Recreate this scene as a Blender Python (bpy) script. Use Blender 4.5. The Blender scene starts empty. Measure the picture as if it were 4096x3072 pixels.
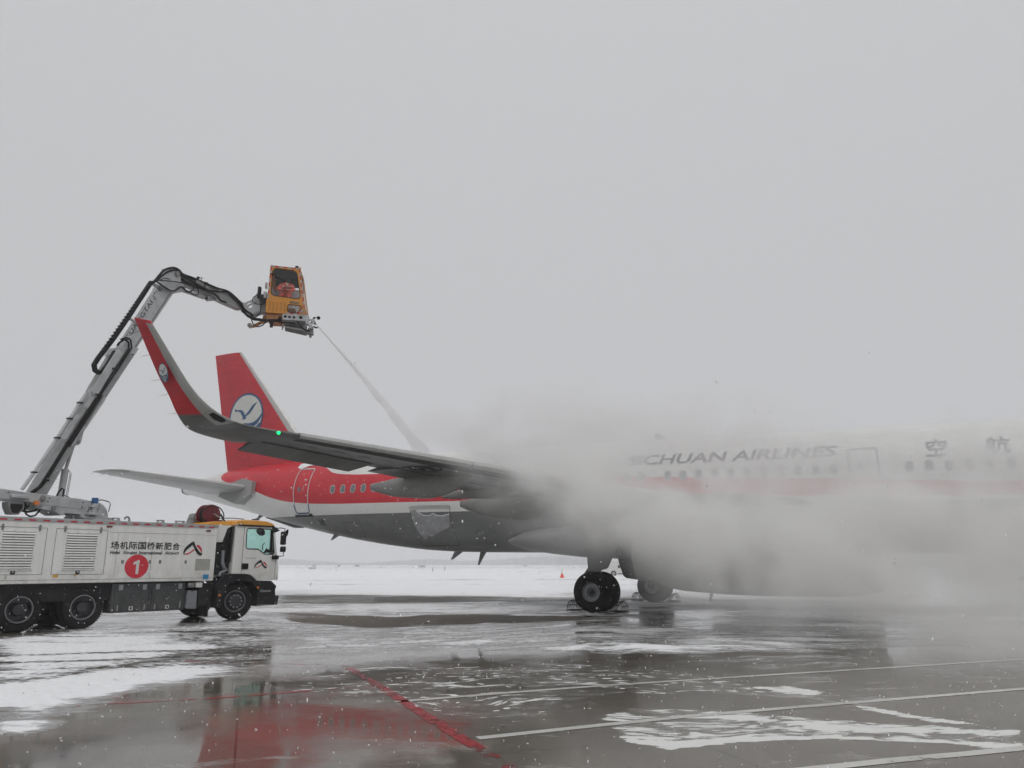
import bpy, bmesh, math, random
import numpy as np
from mathutils import Vector, Matrix

random.seed(7); rng = np.random.default_rng(11)
SC = bpy.context.scene
COL = SC.collection

# ------------------------------------------------------------------ camera
CAM_H = 1.4845
cam_d = bpy.data.cameras.new("camera"); cam = bpy.data.objects.new("camera", cam_d); COL.objects.link(cam)
cam_d.sensor_fit = 'HORIZONTAL'; cam_d.sensor_width = 36.0; cam_d.lens = 36.0 * 3080.5 / 4096
cam_d.clip_start = 0.05; cam_d.clip_end = 6000
cam.location = (0, 0, CAM_H)
cam.rotation_euler = (math.radians(90) + 0.2298, 0, 0)
SC.camera = cam

# ------------------------------------------------------------------ overcast daylight
SUN_EL, SUN_AZ = math.radians(58), math.radians(150)
world = bpy.data.worlds.new("World"); SC.world = world; world.use_nodes = True
wn, wl = world.node_tree.nodes, world.node_tree.links
wn.clear()
wo = wn.new('ShaderNodeOutputWorld'); wb = wn.new('ShaderNodeBackground')
sky = wn.new('ShaderNodeTexSky'); sky.sky_type = 'NISHITA'; sky.sun_disc = False
sky.sun_elevation = SUN_EL; sky.sun_rotation = SUN_AZ; sky.dust_density = 6; sky.ozone_density = 1
bw = wn.new('ShaderNodeRGBToBW')                      # cloud takes the blue out of the sky
tc = wn.new('ShaderNodeTexCoord'); sp = wn.new('ShaderNodeSeparateXYZ')
ramp = wn.new('ShaderNodeMapRange'); ramp.inputs[1].default_value = 0.0; ramp.inputs[2].default_value = 1.0
ramp.inputs[3].default_value = 5.2; ramp.inputs[4].default_value = 6.2
mixw = wn.new('ShaderNodeMix'); mixw.data_type = 'FLOAT'; mixw.inputs[0].default_value = 0.96
tint = wn.new('ShaderNodeMix'); tint.data_type = 'RGBA'; tint.blend_type = 'MULTIPLY'; tint.inputs[0].default_value = 1
tint.inputs[7].default_value = (0.985, 0.993, 1.02, 1)
wl.new(tc.outputs['Generated'], sp.inputs[0]); wl.new(sp.outputs[2], ramp.inputs[0])
wl.new(sky.outputs[0], bw.inputs[0]); wl.new(bw.outputs[0], mixw.inputs[2]); wl.new(ramp.outputs[0], mixw.inputs[3])
wl.new(mixw.outputs[0], tint.inputs[6]); wl.new(tint.outputs[2], wb.inputs[0])
wb.inputs[1].default_value = 0.102
wl.new(wb.outputs[0], wo.inputs[0])

sun_d = bpy.data.lights.new("sun", 'SUN'); sun = bpy.data.objects.new("sun", sun_d); COL.objects.link(sun)
sun_d.energy = 0.9; sun_d.angle = math.radians(40); sun_d.color = (1, 0.98, 0.95)
sun.rotation_euler = (math.pi / 2 - SUN_EL, 0, math.radians(20))

SC.view_settings.view_transform = 'Standard'; SC.view_settings.look = 'None'
SC.view_settings.exposure = 0.0; SC.view_settings.gamma = 1.0
SC.render.engine = 'CYCLES'
cy = SC.cycles
cy.use_denoising = True; cy.use_adaptive_sampling = True; cy.adaptive_threshold = 0.04; cy.adaptive_min_samples = 16
cy.max_bounces = 12; cy.diffuse_bounces = 3; cy.glossy_bounces = 3; cy.transmission_bounces = 4
cy.transparent_max_bounces = 12; cy.volume_bounces = 6
cy.volume_step_rate = 0.4; cy.volume_max_steps = 128
cy.caustics_reflective = False; cy.caustics_refractive = False

# ------------------------------------------------------------------ materials
def nodes(m): return m.node_tree.nodes, m.node_tree.links
MATS = {}
def mat(name, col, rough=0.5, metal=0.0, var=0.12, vscale=3.0, streak=None, salt=None, grid=None, bump=0.0, bscale=40.0, spec=0.5, emit=None, coat=0.0):
    """painted / plastic / metal surface with a little grime so that nothing is perfectly flat"""
    m = bpy.data.materials.new(name); m.use_nodes = True
    n, l = nodes(m); p = n['Principled BSDF']
    p.inputs['Roughness'].default_value = rough; p.inputs['Metallic'].default_value = metal
    p.inputs['Specular IOR Level'].default_value = spec
    if coat: p.inputs['Coat Weight'].default_value = coat; p.inputs['Coat Roughness'].default_value = 0.08
    t = n.new('ShaderNodeTexCoord'); no = n.new('ShaderNodeTexNoise'); no.inputs['Scale'].default_value = vscale
    no.inputs['Detail'].default_value = 6; no.inputs['Roughness'].default_value = 0.65
    if streak:
        mp = n.new('ShaderNodeMapping'); mp.inputs['Scale'].default_value = streak; l.new(t.outputs['Object'], mp.inputs[0]); l.new(mp.outputs[0], no.inputs[0])
    else: l.new(t.outputs['Object'], no.inputs[0])
    mr = n.new('ShaderNodeMapRange'); mr.inputs[1].default_value = .3; mr.inputs[2].default_value = .7
    mr.inputs[3].default_value = 1 - var; mr.inputs[4].default_value = 1 + var * .5
    l.new(no.outputs[0], mr.inputs[0])
    mx = n.new('ShaderNodeMix'); mx.data_type = 'RGBA'; mx.blend_type = 'MULTIPLY'; mx.inputs[0].default_value = 1
    mx.inputs[6].default_value = (*col, 1); l.new(mr.outputs[0], mx.inputs[7]); outc = mx.outputs[2]
    def M_(op, a, b=None, cl=False):
        q = n.new('ShaderNodeMath'); q.operation = op; q.use_clamp = cl
        for i, x in enumerate((a, b)):
            if x is None: continue
            if isinstance(x, (int, float)): q.inputs[i].default_value = x
            else: l.new(x, q.inputs[i])
        return q.outputs[0]
    if salt or grid:
        sx_ = n.new('ShaderNodeSeparateXYZ'); l.new(t.outputs['Object'], sx_.inputs[0])
    def over(f, c):
        nonlocal outc
        q = n.new('ShaderNodeMix'); q.data_type = 'RGBA'; l.new(f, q.inputs[0]); l.new(outc, q.inputs[6]); q.inputs[7].default_value = (*c, 1); outc = q.outputs[2]
    if salt:                                             # road dirt thrown up from the wheels, thick at the lower edge
        n3 = n.new('ShaderNodeTexNoise'); n3.inputs['Scale'].default_value = 5; n3.inputs['Detail'].default_value = 7; n3.inputs['Roughness'].default_value = .7; l.new(t.outputs['Object'], n3.inputs[0])
        h = M_('DIVIDE', M_('SUBTRACT', salt[1], sx_.outputs[2]), salt[1] - salt[0], True)
        over(M_('MULTIPLY', M_('MULTIPLY', h, M_('MULTIPLY', M_('SUBTRACT', n3.outputs[0], .38), 4.0, True)), salt[2], True), salt[3])
    if grid:                                             # panel joints
        for ax_, per_, w_g in grid:
            fr_ = M_('FRACT', M_('DIVIDE', M_('ADD', sx_.outputs[ax_], 50.3), per_)); d_g = M_('MULTIPLY', M_('ABSOLUTE', M_('SUBTRACT', fr_, .5)), per_)
            over(M_('MULTIPLY', M_('LESS_THAN', d_g, w_g), .45), tuple(c * .35 for c in col))
    l.new(outc, p.inputs['Base Color'])
    if bump:
        b = n.new('ShaderNodeBump'); b.inputs[0].default_value = bump; b.inputs[1].default_value = .01
        n2 = n.new('ShaderNodeTexNoise'); n2.inputs['Scale'].default_value = bscale; n2.inputs['Detail'].default_value = 4
        l.new(t.outputs['Object'], n2.inputs[0]); l.new(n2.outputs[0], b.inputs['Height']); l.new(b.outputs[0], p.inputs['Normal'])
    if emit: p.inputs['Emission Color'].default_value = (*emit[0], 1); p.inputs['Emission Strength'].default_value = emit[1]
    MATS[name] = m; return m
def glass(name, tint, refl=0.08, rough=0.02):
    m = bpy.data.materials.new(name); m.use_nodes = True; n, l = nodes(m); n.clear()
    o = n.new('ShaderNodeOutputMaterial'); tr = n.new('ShaderNodeBsdfTransparent'); tr.inputs[0].default_value = (*tint, 1)
    g = n.new('ShaderNodeBsdfGlossy'); g.inputs['Roughness'].default_value = rough
    f = n.new('ShaderNodeLayerWeight'); f.inputs[0].default_value = .5
    pw = n.new('ShaderNodeMath'); pw.operation = 'POWER'; pw.inputs[1].default_value = 4; l.new(f.outputs['Facing'], pw.inputs[0])
    ma = n.new('ShaderNodeMath'); ma.operation = 'MULTIPLY_ADD'; ma.inputs[1].default_value = .6; ma.inputs[2].default_value = .03; l.new(pw.outputs[0], ma.inputs[0])
    mx = n.new('ShaderNodeMixShader'); l.new(ma.outputs[0], mx.inputs[0]); l.new(tr.outputs[0], mx.inputs[1]); l.new(g.outputs[0], mx.inputs[2])
    l.new(mx.outputs[0], o.inputs[0]); MATS[name] = m; return m

WHITE = mat('aircraft white paint', (.62, .62, .60), .35, var=.06)
GREY_AC = mat('aircraft grey paint', (.17, .175, .175), .38, var=.22, vscale=1.3)
WINGGREY = mat('wing underside grey', (.13, .135, .13), .35, var=.42, vscale=1.3, streak=(.5, 2.2, 1), grid=((1, 1.31, .006),))
SLAT = mat('leading edge metal', (.46, .46, .45), .3, metal=.3, var=.12)
RED = mat('aircraft red', (.52, .022, .035), .38, var=.22, streak=(.7, 1, 3), grid=((2, 1.37, .006),))
BLUE = mat('logo blue', (.018, .085, .20), .45)
LOGOWHITE = mat('logo white', (.60, .61, .58), .45, var=.04)
RUBBER = mat('rubber', (.010, .010, .011), .8, var=.3, vscale=9, spec=.25)
RIMGREY = mat('wheel grey', (.30, .31, .33), .45, metal=.2, var=.2)
DARKRIM = mat('dark wheel', (.05, .05, .057), .5, metal=.4, var=.3, vscale=8)
STEEL = mat('steel', (.35, .35, .36), .35, metal=.8)
BLACK = mat('black plastic', (.009, .009, .010), .5, var=.2, spec=.3)
HOSE = mat('hose rubber', (.008, .008, .009), .55, spec=.3)
CHASSIS = mat('chassis dark', (.011, .011, .014), .65, var=.3, vscale=6, spec=.25, salt=(.2, 1.2, .35, (.12, .11, .10)))
TOOLBOX = mat('toolbox grey', (.038, .043, .046), .5, var=.2, salt=(.3, 1.1, .5, (.16, .15, .13)))
TRUCKWHITE = mat('truck white paint', (.76, .76, .735), .4, var=.12, vscale=2, streak=(2.2, 2, .25), salt=(1.05, 1.7, .40, (.28, .26, .22)))
BOOMGREY = mat('boom grey paint', (.44, .45, .46), .45, var=.25, vscale=4)
BOOMDIRTY = mat('boom wet grey', (.30, .31, .31), .4, var=.3, vscale=2.4)
DIMGREY = mat('dim grey', (.22, .22, .22), .5, var=.15)
ORANGE = mat('cab orange', (.62, .26, .03), .45, var=.1, vscale=4)
ROOFORANGE = mat('roof orange', (.72, .34, .05), .4, var=.08)
TAPERED = mat('reflective tape red', (.45, .025, .05), .4)
TAPESILVER = mat('reflective tape silver', (.36, .37, .37), .35)
SIGNRED = mat('badge red', (.60, .03, .05), .45)
LETTER = mat('lettering black', (.012, .012, .014), .45)
LETTERGREY = mat('fuselage lettering grey', (.11, .12, .15), .4)
DOORLINE = mat('door outline', (.62, .62, .60), .5)
SEAM = mat('panel gap', (.05, .05, .05), .7)
PLATEGREY = mat('bare plate', (.36, .36, .33), .5, var=.15, vscale=14)
BLUESTICK = mat('blue sticker', (.02, .22, .45), .4)
YSTICK = mat('yellow sticker', (.65, .33, .06), .5)
PAPER = mat('sticker paper', (.55, .55, .50), .6)
DEEPRED = mat('reel red', (.16, .02, .03), .45, var=.3, vscale=9)
TANKGREY = mat('plastic tank', (.20, .21, .23), .5)
AMBER = mat('amber lamp', (.7, .2, .03), .3)
BLUEPLASTIC = mat('blue valve', (.03, .12, .30), .4)
JACKET = mat('orange jacket', (.85, .12, .07), .7, var=.1, bump=.2, bscale=12)
SKIN = mat('skin', (.5, .3, .22), .6)
CAP = mat('pale cap', (.5, .48, .42), .8)
SEATGREY = mat('cabin lining', (.66, .67, .68), .8)
CONE = mat('cone orange', (.8, .08, .03), .5)
CONEWHITE = mat('cone white', (.75, .75, .75), .5)
SIGNWHITE = mat('sign white', (.5, .5, .47), .6)
TREEMAT = mat('winter wood', (.07, .075, .07), .9)
FLAKE = mat('snow flake', (.85, .85, .87), .9, var=0)
SNOWMAT = mat('lying snow', (.78, .79, .81), .85, var=.08, bump=.5, bscale=8)
PANE = mat('cabin pane', (.16, .17, .18), .15, var=.1)
NAVGREEN = mat('green navigation lamp', (.0, .5, .2), .2, emit=((0.0, 1.0, .18), 2.6))
INTERIOR = mat('dark interior', (.02, .02, .022), .8)
CABGLASS = glass('turquoise tinted glass', (.84, .95, .925))
OPGLASS = glass('operator cabin glass', (.96, .965, .97))

# ------------------------------------------------------------------ mesh helpers
class MB:
    def __init__(s): s.v = []; s.f = []; s.m = []
    def add(s, v, f, mi=0):
        b = len(s.v); s.v += [tuple(map(float, p)) for p in v]; s.f += [tuple(b + i for i in q) for q in f]; s.m += [mi] * len(f); return s
    def box(s, c, d, R=None, mi=0):
        x, y, z = d[0] / 2, d[1] / 2, d[2] / 2
        P = [Vector((a * x, b * y, e * z)) for a in (-1, 1) for b in (-1, 1) for e in (-1, 1)]
        if R is not None: P = [R @ p for p in P]
        P = [p + Vector(c) for p in P]
        return s.add(P, [(0, 1, 3, 2), (4, 6, 7, 5), (0, 4, 5, 1), (2, 3, 7, 6), (0, 2, 6, 4), (1, 5, 7, 3)], mi)
    def prism(s, poly, y0, y1, mi=0, ax=None):
        """polygon given in (x, z), extruded along y"""
        n = len(poly); f3 = ax or (lambda a, y, b: (a, y, b))
        v = [f3(a, y0, b) for a, b in poly] + [f3(a, y1, b) for a, b in poly]
        f = [tuple(range(n)), tuple(range(2 * n - 1, n - 1, -1))] + [(i, i + n, (i + 1) % n + n, (i + 1) % n) for i in range(n)]
        return s.add(v, f, mi)
    def rings(s, R, close=True, capa=True, capb=True, mi=0):
        n = len(R[0]); v = [p for r in R for p in r]; f = []
        for k in range(len(R) - 1):
            for i in range(n if close else n - 1):
                j = (i + 1) % n; f.append((k * n + i, k * n + j, (k + 1) * n + j, (k + 1) * n + i))
        if capa: f.append(tuple(range(n - 1, -1, -1)))
        if capb: f.append(tuple((len(R) - 1) * n + i for i in range(n)))
        return s.add(v, f, mi)
    def tube(s, path, r, n=8, mi=0, caps=True):
        P = [Vector(p) for p in path]; k = len(P)
        rr = r if isinstance(r, (list, tuple)) else [r] * k
        R = []; up = None
        for i, p in enumerate(P):
            t = (P[min(i + 1, k - 1)] - P[max(i - 1, 0)]).normalized()
            if up is None: up = t.orthogonal().normalized()
            up = (up - t * up.dot(t)); up = up.normalized() if up.length > 1e-6 else t.orthogonal().normalized()
            w = t.cross(up)
            R.append([p + (up * math.cos(a) + w * math.sin(a)) * rr[i] for a in (2 * math.pi * j / n for j in range(n))])
        return s.rings(R, True, caps, caps, mi)
    def cyl(s, a, b, r0, r1=None, n=20, mi=0): return s.tube([a, b], [r0, r0 if r1 is None else r1], n, mi)
    def lathe(s, prof, o, axis, n=32, mi=0, closed=False):
        """prof: (distance along axis, radius)"""
        ax = Vector(axis).normalized(); u = ax.orthogonal().normalized(); w = ax.cross(u); o = Vector(o)
        R = [[o + ax * a + (u * math.cos(t) + w * math.sin(t)) * max(r, 1e-4) for t in (2 * math.pi * j / n for j in range(n))] for a, r in prof]
        if closed: R.append(R[0])
        return s.rings(R, True, False, False, mi)
    def flat(s, poly3, mi=0): return s.add(poly3, [tuple(range(len(poly3)))], mi)
    def mesh(s, name, mats, smooth=None):
        me = bpy.data.meshes.new(name); me.from_pydata(s.v, [], s.f)
        for q in (mats if isinstance(mats, (list, tuple)) else [mats]): me.materials.append(q)
        if any(s.m): me.polygons.foreach_set('material_index', s.m)
        bm = bmesh.new(); bm.from_mesh(me); bmesh.ops.recalc_face_normals(bm, faces=bm.faces); bm.to_mesh(me); bm.free()
        if smooth is not None:
            me.polygons.foreach_set('use_smooth', [True] * len(me.polygons)); me.set_sharp_from_angle(angle=math.radians(smooth))
        me.update(); return me
    def xf(s, M): s.v = [tuple(M @ Vector(p)) for p in s.v]; return s

def obj(name, mb, mats, parent=None, smooth=35, bevel=0, label=None, loc=None, segs=1):
    me = mb.mesh(name, mats, smooth) if isinstance(mb, MB) else mb
    o = bpy.data.objects.new(name, me); COL.objects.link(o)
    if parent is not None: o.parent = parent
    if loc is not None: o.location = loc
    if bevel:
        b = o.modifiers.new('bevel', 'BEVEL'); b.width = bevel; b.segments = segs; b.limit_method = 'ANGLE'; b.angle_limit = math.radians(50)
    if label: o['label'] = label
    return o
def tag(o, label=None, cat=None, group=None, kind=None):
    if label: o['label'] = label
    if cat: o['category'] = cat
    if group: o['group'] = group
    if kind: o['kind'] = kind
    return o
def empty(name, M, label, cat, group=None):
    o = bpy.data.objects.new(name, None); o.empty_display_size = .3; COL.objects.link(o); o.matrix_world = M
    return tag(o, label, cat, group)
def dup(o, parent=None, loc=None, name=None):
    c = o.copy(); COL.objects.link(c); c.parent = parent if parent is not None else o.parent
    if loc is not None: c.location = loc
    return c
def frame(o, ax, ay, az):
    M = Matrix.Identity(4)
    for i, a in enumerate((ax, ay, az)):
        for j in range(3): M[j][i] = a[j]
    for j in range(3): M[j][3] = o[j]
    return M

def outline_mesh(curve):
    o = bpy.data.objects.new('tmp', curve); COL.objects.link(o)
    dg = bpy.context.evaluated_depsgraph_get(); dg.update()
    me = bpy.data.meshes.new_from_object(o.evaluated_get(dg)); bpy.data.objects.remove(o)
    V = [tuple(v.co) for v in me.vertices]; F = [tuple(p.vertices) for p in me.polygons]
    bpy.data.meshes.remove(me); return V, F
def rounded(poly, r, seg=5):
    out = []; n = len(poly)
    for i in range(n):
        a, b, c = Vector(poly[i - 1]), Vector(poly[i]), Vector(poly[(i + 1) % n])
        u, w = (a - b), (c - b); rr = min(r, u.length * .45, w.length * .45); p0 = b + u.normalized() * rr; p1 = b + w.normalized() * rr
        for k in range(seg + 1):
            t = k / seg; out.append(tuple((1 - t) ** 2 * p0 + 2 * t * (1 - t) * b + t * t * p1))
    return out
def plate(outer, holes, y0, y1):
    """flat plate in the (x, z) plane with holes, between y0 and y1"""
    cu = bpy.data.curves.new('c', 'CURVE'); cu.dimensions = '2D'; cu.fill_mode = 'BOTH'; cu.extrude = abs(y1 - y0) / 2
    for P in [outer] + list(holes):
        sp_ = cu.splines.new('POLY'); sp_.points.add(len(P) - 1); sp_.use_cyclic_u = True
        for q, p in zip(sp_.points, P): q.co = (p[0], p[1], 0, 1)
    V, F = outline_mesh(cu); ym = (y0 + y1) / 2
    return MB().add([(x, ym - z, y) for x, y, z in V], F)
def ring_plate(P, w, y0, y1):
    """frame strip of width w round the outline P"""
    c = Vector((sum(p[0] for p in P) / len(P), sum(p[1] for p in P) / len(P))); Q = []
    n = len(P)
    for i in range(n):
        a, b, d = Vector(P[i - 1]), Vector(P[i]), Vector(P[(i + 1) % n])
        t = (d - a).normalized(); nn = Vector((-t.y, t.x))
        if (b + nn * .001 - c).length < (b - c).length: nn = -nn
        Q.append(tuple(b + nn * w))
    return plate(Q, [P], y0, y1)
def text(s, size, bold=0.0, shear=0.0, sx=1.0, align='LEFT'):
    cu = bpy.data.curves.new('t', 'FONT'); cu.body = s; cu.size = size; cu.shear = shear; cu.offset = bold * size; cu.align_x = align
    cu.resolution_u = 4
    V, F = outline_mesh(cu); return [(x * sx, y) for x, y, z in V], F
def fit(V, x0, x1, z0, z1):
    xs = [p[0] for p in V]; ys = [p[1] for p in V]; a, b, c, d = min(xs), max(xs), min(ys), max(ys)
    return [(x0 + (p[0] - a) / (b - a) * (x1 - x0), z0 + (p[1] - c) / (d - c) * (z1 - z0)) for p in V]
def ribbon(ctrl, widths, n=14):
    """tapered band along a quadratic curve"""
    a, b, c = [Vector(p) for p in ctrl]; L = []; R = []
    for i in range(n + 1):
        t = i / n; p = (1 - t) ** 2 * a + 2 * t * (1 - t) * b + t * t * c
        d = (2 * (1 - t) * (b - a) + 2 * t * (c - b)); d = d.normalized() if d.length else Vector((1, 0)); q = Vector((-d.y, d.x))
        w = widths[0] * (1 - t) ** 2 + 2 * widths[1] * t * (1 - t) + widths[2] * t * t
        L.append(tuple(p + q * w / 2)); R.append(tuple(p - q * w / 2))
    return L, R

# ------------------------------------------------------------------ frames
PSI, PT = .4256, .0069
a0 = Vector((-math.cos(PSI), math.sin(PSI), PT)).normalized(); a1 = Vector((-math.sin(PSI), -math.cos(PSI), 0)); a2 = a0.cross(a1)
AC = frame((4.3229, 29.2502, 0), a0, a1, a2)             # x aft, y starboard, z up, origin under the main gear
TA = .899
TK = frame((-10.657 - math.sin(TA) * 1.17, 19.892 + math.cos(TA) * 1.17, -.072), (math.cos(TA), math.sin(TA), 0), (-math.sin(TA), math.cos(TA), 0), (0, 0, 1))
TKI = TK.inverted()
BT = TK @ Vector((.41, 0, 2.73)); BA = math.radians(66)
BM = frame(BT, (math.cos(BA), math.sin(BA), 0), (-math.sin(BA), math.cos(BA), 0), (0, 0, 1))   # boom plane
CB = math.radians(8); KS = .97
CF = frame((-8.5 * KS, 26.9 * KS, CAM_H * (1 - KS)), (math.cos(CB) * KS, math.sin(CB) * KS, 0), (-math.sin(CB) * KS, math.cos(CB) * KS, 0), (0, 0, KS))
B2T = TKI @ BM; C2T = TKI @ CF

# ------------------------------------------------------------------ ground
def sstep(x): x = np.clip(x, 0, 1); return x * x * (3 - 2 * x)
def gz(X, Y):
    d = np.hypot(X + 9.2, Y - 22.3); z = -.072 * (1 - sstep((d - 7) / 6))
    def n(a, b, p): return np.sin(X * a + p) * np.cos(Y * b + p * 1.7)
    lump = .5 + .25 * n(.31, .2, 1.) + .25 * n(.9, .53, 2.) + .3 * n(2.3, 1.1, 4.) * n(.7, .3, 1.4) + .2 * n(4.1, 1.7, .3)
    lump = np.clip(lump, 0, 1.4)
    for y0, w, h in ((92, 3, .35), (104, 5, .6), (128, 9, .5), (172, 12, .6)):
        yy = Y - y0 - 3 * np.sin(X * .045) - .02 * X
        z = z + h * lump * np.exp(-(yy / w) ** 2) * (1 + .3 * n(1.3, .9, 2.2))
    return z
NR, NC = 620, 560
ts = np.linspace(0, 1, NR); Yr = 3.2 * (1500 / 3.2) ** (ts ** 1.12)
us = np.linspace(-1.25, 1.25, NC)
GX = Yr[:, None] * us[None, :] * (1 + 2.0 / Yr[:, None] * .8); GY = np.repeat(Yr[:, None], NC, 1)
GZ = gz(GX, GY)
V = np.stack([GX, GY, GZ], -1).reshape(-1, 3)
i0 = (np.arange(NR - 1)[:, None] * NC + np.arange(NC - 1)[None, :]).reshape(-1)
Fq = np.stack([i0, i0 + 1, i0 + NC + 1, i0 + NC], -1)
me = bpy.data.meshes.new('ground'); nb = len(V)
# coarse skirt behind and beside the camera so that the sheet closes round the viewer
EDGE = []
E0 = [tuple(p) for p in V[:NC]]
me.from_pydata(V.tolist(), [], Fq.tolist())
def pdist(PX, PY, poly):
    """signed distance (m), negative inside"""
    P = np.array(poly, float); n = len(P); d = np.full(PX.shape, 1e9); ins = np.zeros(PX.shape, bool)
    for i in range(n):
        a, b = P[i], P[(i + 1) % n]; e = b - a; wx, wy = PX - a[0], PY - a[1]
        t = np.clip((wx * e[0] + wy * e[1]) / (e @ e + 1e-12), 0, 1); d = np.minimum(d, np.hypot(wx - e[0] * t, wy - e[1] * t))
        c = ((a[1] <= PY) & (b[1] > PY)) | ((b[1] <= PY) & (a[1] > PY)); xx = a[0] + (PY - a[1]) / (b[1] - a[1] + 1e-12) * e[0]
        ins ^= c & (PX < xx)
    return np.where(ins, -d, d)
def ldist(PX, PY, line):
    P = np.array(line, float); d = np.full(PX.shape, 1e9)
    for a, b in zip(P[:-1], P[1:]):
        e = b - a; wx, wy = PX - a[0], PY - a[1]; t = np.clip((wx * e[0] + wy * e[1]) / (e @ e), 0, 1); d = np.minimum(d, np.hypot(wx - e[0] * t, wy - e[1] * t))
    return d
X, Y = V[:, 0], V[:, 1]
SNOW_AREAS = [
    (0.76, 0.5, [(-10.91, 17.21), (-10.45, 18.65), (-10.49, 20.82), (-8.56, 21.69), (-7.78, 24.72), (-5.96, 25.46), (-4.51, 22.67), (-3.94, 19.83), (-4.36, 18.72), (-4.61, 17.28), (-5.14, 16.44), (-4.96, 15.33), (-5.74, 14.66), (-5.92, 13.23), (-5.87, 12.07), (-6.07, 11.32), (-6.95, 11.09)]),
    (0.70, 0.6, [(-7.1, 11.32), (-6.0, 12.34), (-5.05, 12.93), (-3.98, 11.58), (-4.07, 10.48), (-4.51, 9.92), (-4.57, 8.97), (-4.48, 7.96), (-4.71, 7.63)]),
    (0.78, 0.25, [(-6.42, 10.27), (-6.07, 10.27), (-5.13, 9.91), (-4.94, 9.58), (-5.27, 8.96), (-5.48, 8.82)]),
    (0.78, 0.2, [(-4.99, 8.07), (-4.72, 8.07), (-4.22, 7.74), (-4.4, 7.54), (-4.65, 7.53)]),
    (0.62, 1.4, [(-5.01, 17.28), (-2.58, 21.78), (0.58, 22.75), (3.43, 20.23), (5.35, 18.84), (5.85, 15.18), (3.12, 13.85), (1.15, 13.97), (-0.88, 14.55), (-2.64, 15.09), (-3.9, 14.67), (-4.36, 15.08)]),
    (0.35, 0.8, [(-11.53, 39.32), (-9.41, 39.97), (2.02, 36.91), (8.81, 34.22), (1.77, 32.41), (-7.3, 31.09), (-9.42, 32.18)]),
    (0.06, 0.5, [(-7.72, 26.44), (-3.51, 24.79), (-1.56, 25.53), (4.24, 23.39), (1.19, 21.83), (-1.27, 20.95), (-2.84, 20.14), (-4.4, 20.91), (-6.6, 22.64)]),
    (0.06, 0.4, [(-3.07, 14.3), (1.15, 13.97), (0.93, 12.12), (-1.35, 11.6), (-2.7, 12.65)]),
    (0.42, 0.8, [(1.12, 26.07), (9.3, 24.99), (14.03, 22.01), (9.36, 14.8), (5.86, 14.77), (3.43, 20.23)]),
    (0.3, 0.8, [(-10.73, 19.75), (-7.3, 23.22), (-5.25, 22.47), (-5.74, 24.52), (-6.84, 25.44), (-10.24, 25.88), (-12.84, 23.55)]),
]
FOAM_AREAS = [
    (0.5, 0.4, [(-3.51, 11.34), (-1.48, 12.66), (-0.04, 12.12), (1.41, 12.68), (2.61, 11.63), (3.18, 10.34), (3.5, 9.63), (2.86, 9.3), (2.14, 9.62), (0.95, 8.72), (-0.02, 7.76), (-0.96, 8.32), (-2.12, 9.28), (-3.06, 9.93)]),
    (0.58, 0.2, [(-0.64, 10.71), (0.26, 10.32), (0.76, 9.29), (0.35, 8.33), (-0.22, 8.58), (-0.79, 9.6)]),
    (0.72, 0.12, [(0.8, 8.21), (1.2, 8.72), (1.95, 8.78), (2.78, 8.34), (3.54, 7.95), (4.75, 7.68), (4.13, 6.73), (3.75, 7.12), (2.86, 7.38), (1.98, 7.19), (1.32, 6.88), (0.98, 7.18)]),
    (0.95, 0.05, [(0.92, 7.37), (1.33, 7.13), (2.02, 7.33), (2.87, 7.41), (3.6, 7.23), (4.38, 7.11), (4.13, 6.73), (3.71, 7.05), (2.8, 7.24), (1.96, 7.12), (1.3, 6.81), (1.0, 7.08)]),
    (0.95, 0.05, [(1.88, 8.46), (2.89, 7.99), (3.87, 7.74), (4.71, 7.62), (4.53, 7.35), (3.72, 7.46), (2.79, 7.73), (1.82, 8.24)]),
    (0.95, 0.05, [(2.96, 10.18), (3.45, 10.26), (3.77, 9.76), (3.52, 9.53), (3.2, 9.69)]),
    (0.9, 0.06, [(3.68, 9.4), (4.02, 8.47), (4.43, 7.96), (4.52, 7.74), (4.01, 8.0), (3.63, 8.68)]),
]
snow = np.interp(X, [-16, -2.5, 1, 50], [.24, .16, 0, 0]) * (Y > 10.2) * (Y < 24) * sstep((Y - 10.2) / 2) + np.interp(Y + 2.5 * np.sin(X * .07) + 1.2 * np.sin(X * .19 + 1), [0, 16, 23, 30, 37, 44, 60, 3000], [.10, .12, .48, .72, .80, .90, .98, 1.])
for val, fe, poly in SNOW_AREAS:
    w_ = sstep(.5 - pdist(X, Y, poly) / (2 * fe)); snow = snow * (1 - w_) + val * w_
foam = np.full(len(V), .06)
for val, fe, poly in FOAM_AREAS:
    w_ = sstep(.5 - pdist(X, Y, poly) / (2 * fe)); foam = np.maximum(foam, val * w_)
# tyre tracks curling through the snow behind the truck
TR = []; track = np.zeros(len(V)); matte = np.zeros(len(V))
for val, fe, poly in SNOW_AREAS:
    if (val < .1 and fe > .45) or val == .35: matte = np.maximum(matte, sstep(.5 - pdist(X, Y + .35 * np.sin(X * 1.1) + .2 * np.sin(X * 3.1), poly) / (2 * fe)))
for k_ in range(9):
    o_ = k_ * .42 + .25 * math.sin(k_ * 2.1); TR.append([(-14, 9.6 + o_ * .9), (-10, 10.6 + o_), (-6.5 + .1 * k_, 11.5 + o_ * 1.1), (-3.2 + .15 * k_, 12.6 + o_ * 1.5), (1.5, 14.5 + o_ * 2)])
for k_ in range(4):
    o_ = k_ * .36; TR.append([(-9 + o_, 9.2), (-7.2 + o_, 11.2), (-6.3 + o_ * 1.2, 13.2), (-6.2 + o_ * 1.3, 15.5), (-7.2 + o_, 18)])
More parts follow.
